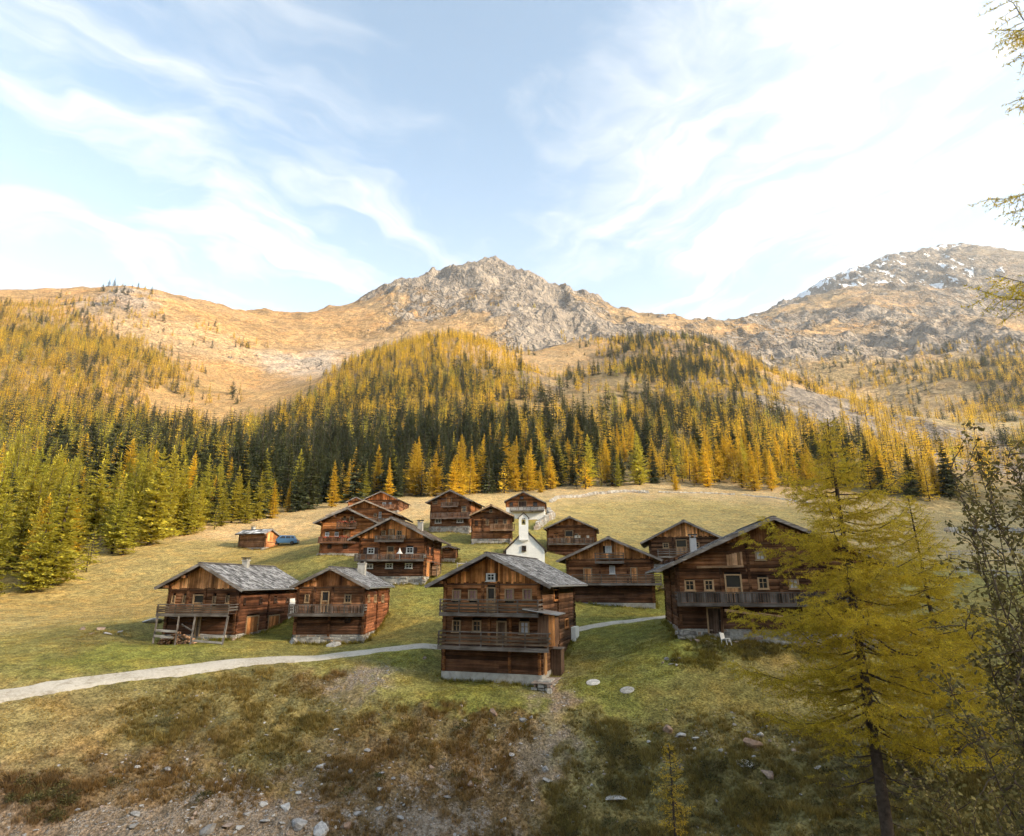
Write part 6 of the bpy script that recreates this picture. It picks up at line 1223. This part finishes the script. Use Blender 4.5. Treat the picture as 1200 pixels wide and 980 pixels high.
def near_cover():
    g = np.random.default_rng(9)
    def cand(n, r0, r1, power=1.0):
        a = g.uniform(-R(43), R(43), n); r = r0+(r1-r0)*g.random(n)**power; x, y = r*np.sin(a), r*np.cos(a); z = gzs(x, y); v = ~hidden(x, y, z+.25); px, py, _ = project(np.stack([x, y, z], 1)); v &= (px > -30) & (px < 1230) & (py < 1000)
        x, y, z = x[v], y[v], z[v]; cov = cover(np.arctan2(x, y), np.log(np.hypot(x, y))); ok, d = clear_of_things(x, y); return x, y, z, cov, ok, d
    # tussocks and sward
    X = []
    for n, r0, r1, h0, h1 in ((150000, 25, 50, .10, .30), (120000, 44, 95, .06, .13)):
        x, y, z, cov, ok, d = cand(n, r0, r1); r = np.hypot(x, y)
        bank = np.clip((.20-cov[:, 0])/.06, 0, 1)*np.clip((.155-cov[:, 1])/.02, 0, 1); patch = np.clip(.5+1.2*fbm(x/1.7, y/1.7, 3, 33), 0, 1)
        keep = ok & (d > .95+.4*g.random(len(x))) & (g.random(len(x)) < np.clip(1-1.25*cov[:, 4], .03, 1)*(.35+.65*patch))
        h = (h0+(h1-h0)*g.random(len(x))**2)*(.55+.6*bank)*(.6+.8*patch)
        if r0 < 30: h *= np.where(bank < .2, .55, 1)
        tint = cov[:, :3]*(.8+.65*g.random((len(x), 1)))*np.array([1.22, 1.16, .92]); X.append((x[keep], y[keep], z[keep], h[keep], tint[keep]))
    # long grass left standing against the walls
    for key, hh in HOUSES.items():
        if hh['O'][1] > 110: continue
        m = 420 if hh['O'][1] < 60 else 220; W_, L_ = hh['W']/2, hh['L']; u = g.uniform(-1, 1, m); sd = g.integers(0, 3, m); off = g.gamma(1.5, .13, m)
        lx = np.where(sd == 0, u*W_, np.where(sd == 1, W_+off, -W_-off)); ly = np.where(sd == 0, -off, (u*.5+.5)*L_); c, s_ = math.cos(hh['root'].rotation_euler.z), math.sin(hh['root'].rotation_euler.z)
        x, y = hh['O'][0]+lx*c-ly*s_, hh['O'][1]+lx*s_+ly*c; z = gzs(x, y); cov = cover(np.arctan2(x, y), np.log(np.hypot(x, y)))
        X.append((x, y, z, g.uniform(.12, .38, m), cov[:, :3]*(.7+.5*g.random((m, 1)))*np.array([1.1, 1.1, .9])))
    x, y, z, h = [np.concatenate([q[i] for q in X]) for i in range(4)]; tint = np.concatenate([q[4] for q in X]); n = len(x)
    scatter('grass', np.stack([x, y, z], 1), np.stack([g.normal(0, .15, n), g.normal(0, .15, n), g.uniform(0, 6.28, n)], 1), np.stack([h*1.5, h*1.5, h], 1), g.integers(0, 4, n), [('t', tuft_mesh(i, 16, .55, .035)) for i in range(4)], tint, 'short autumn grass and tussocks covering meadow and bank', 'grass'); print('GRASS', n)
    # heath
    x, y, z, cov, ok, d = cand(26000, 26, 48); lum = cov[:, 0]
    mask = np.clip((.155-lum)/.03, 0, 1)*(1-np.clip(cov[:, 4]*1.6, 0, 1)); patch = fbm(x/2.2, y/2.2, 3, 44)
    keep = ok & (d > 1.6) & (g.random(len(x)) < mask*np.clip(.35+.9*patch, 0, 1)*.55); x, y, z = x[keep], y[keep], z[keep]; n = len(x); s_ = .35+.65*g.random(n)**1.5
    scatter('heath', np.stack([x, y, z], 1), np.stack([g.normal(0, .2, n), g.normal(0, .2, n), g.uniform(0, 6.28, n)], 1), np.stack([s_, s_, s_*g.uniform(.5, .95, n)], 1), g.integers(0, 3, n), [('h', heath_mesh(i)) for i in range(3)], None, 'dark low heath and juniper covering the shady bank', 'heath'); print('HEATH', n)
    # rubble
    x, y, z, cov, ok, d = cand(140000, 26, 48); keep = ok & (d > 1.3) & (g.random(len(x)) < (.03*(cov[:, 1] < .15)+np.clip(cov[:, 4]-.10, 0, 1)*.42)*np.clip(.6+1.2*fbm(x/2.5, y/2.5, 3, 55), .05, 1)); x, y, z = x[keep], y[keep], z[keep]; n = len(x); s_ = .04+.24*g.random(n)**4
    scatter('rubble', np.stack([x, y, z], 1), g.uniform(-.5, .5, (n, 3))*np.array([1, 1, 12]), np.stack([s_, s_, s_], 1), g.integers(0, 6, n), [('r', m_) for m_ in ROCKS], None, 'small loose stones scattered over the bare soil of the bank', 'rubble'); print('RUBBLE', n)
near_cover()

# ------------------------------------------------------------------ mountain air
def haze():
    a = Acc(); zlo = float(ZG.min())-1.5; zhi = float(ZG.max())+30; a.box(-4400, 4400, -4400, 4400, zlo, zhi)
    m, t = new_mat('mountain_air'); v = t.n('ShaderNodeVolumePrincipled', {'Color': (.86,.92,1.0,1), 'Density': HAZE, 'Anisotropy': .35}); t.nt.links.new(v.outputs[0], t.n('ShaderNodeOutputMaterial').inputs[1])
    a.obj('haze', m, None, kind='stuff')
HAZE = 0.00006
haze()
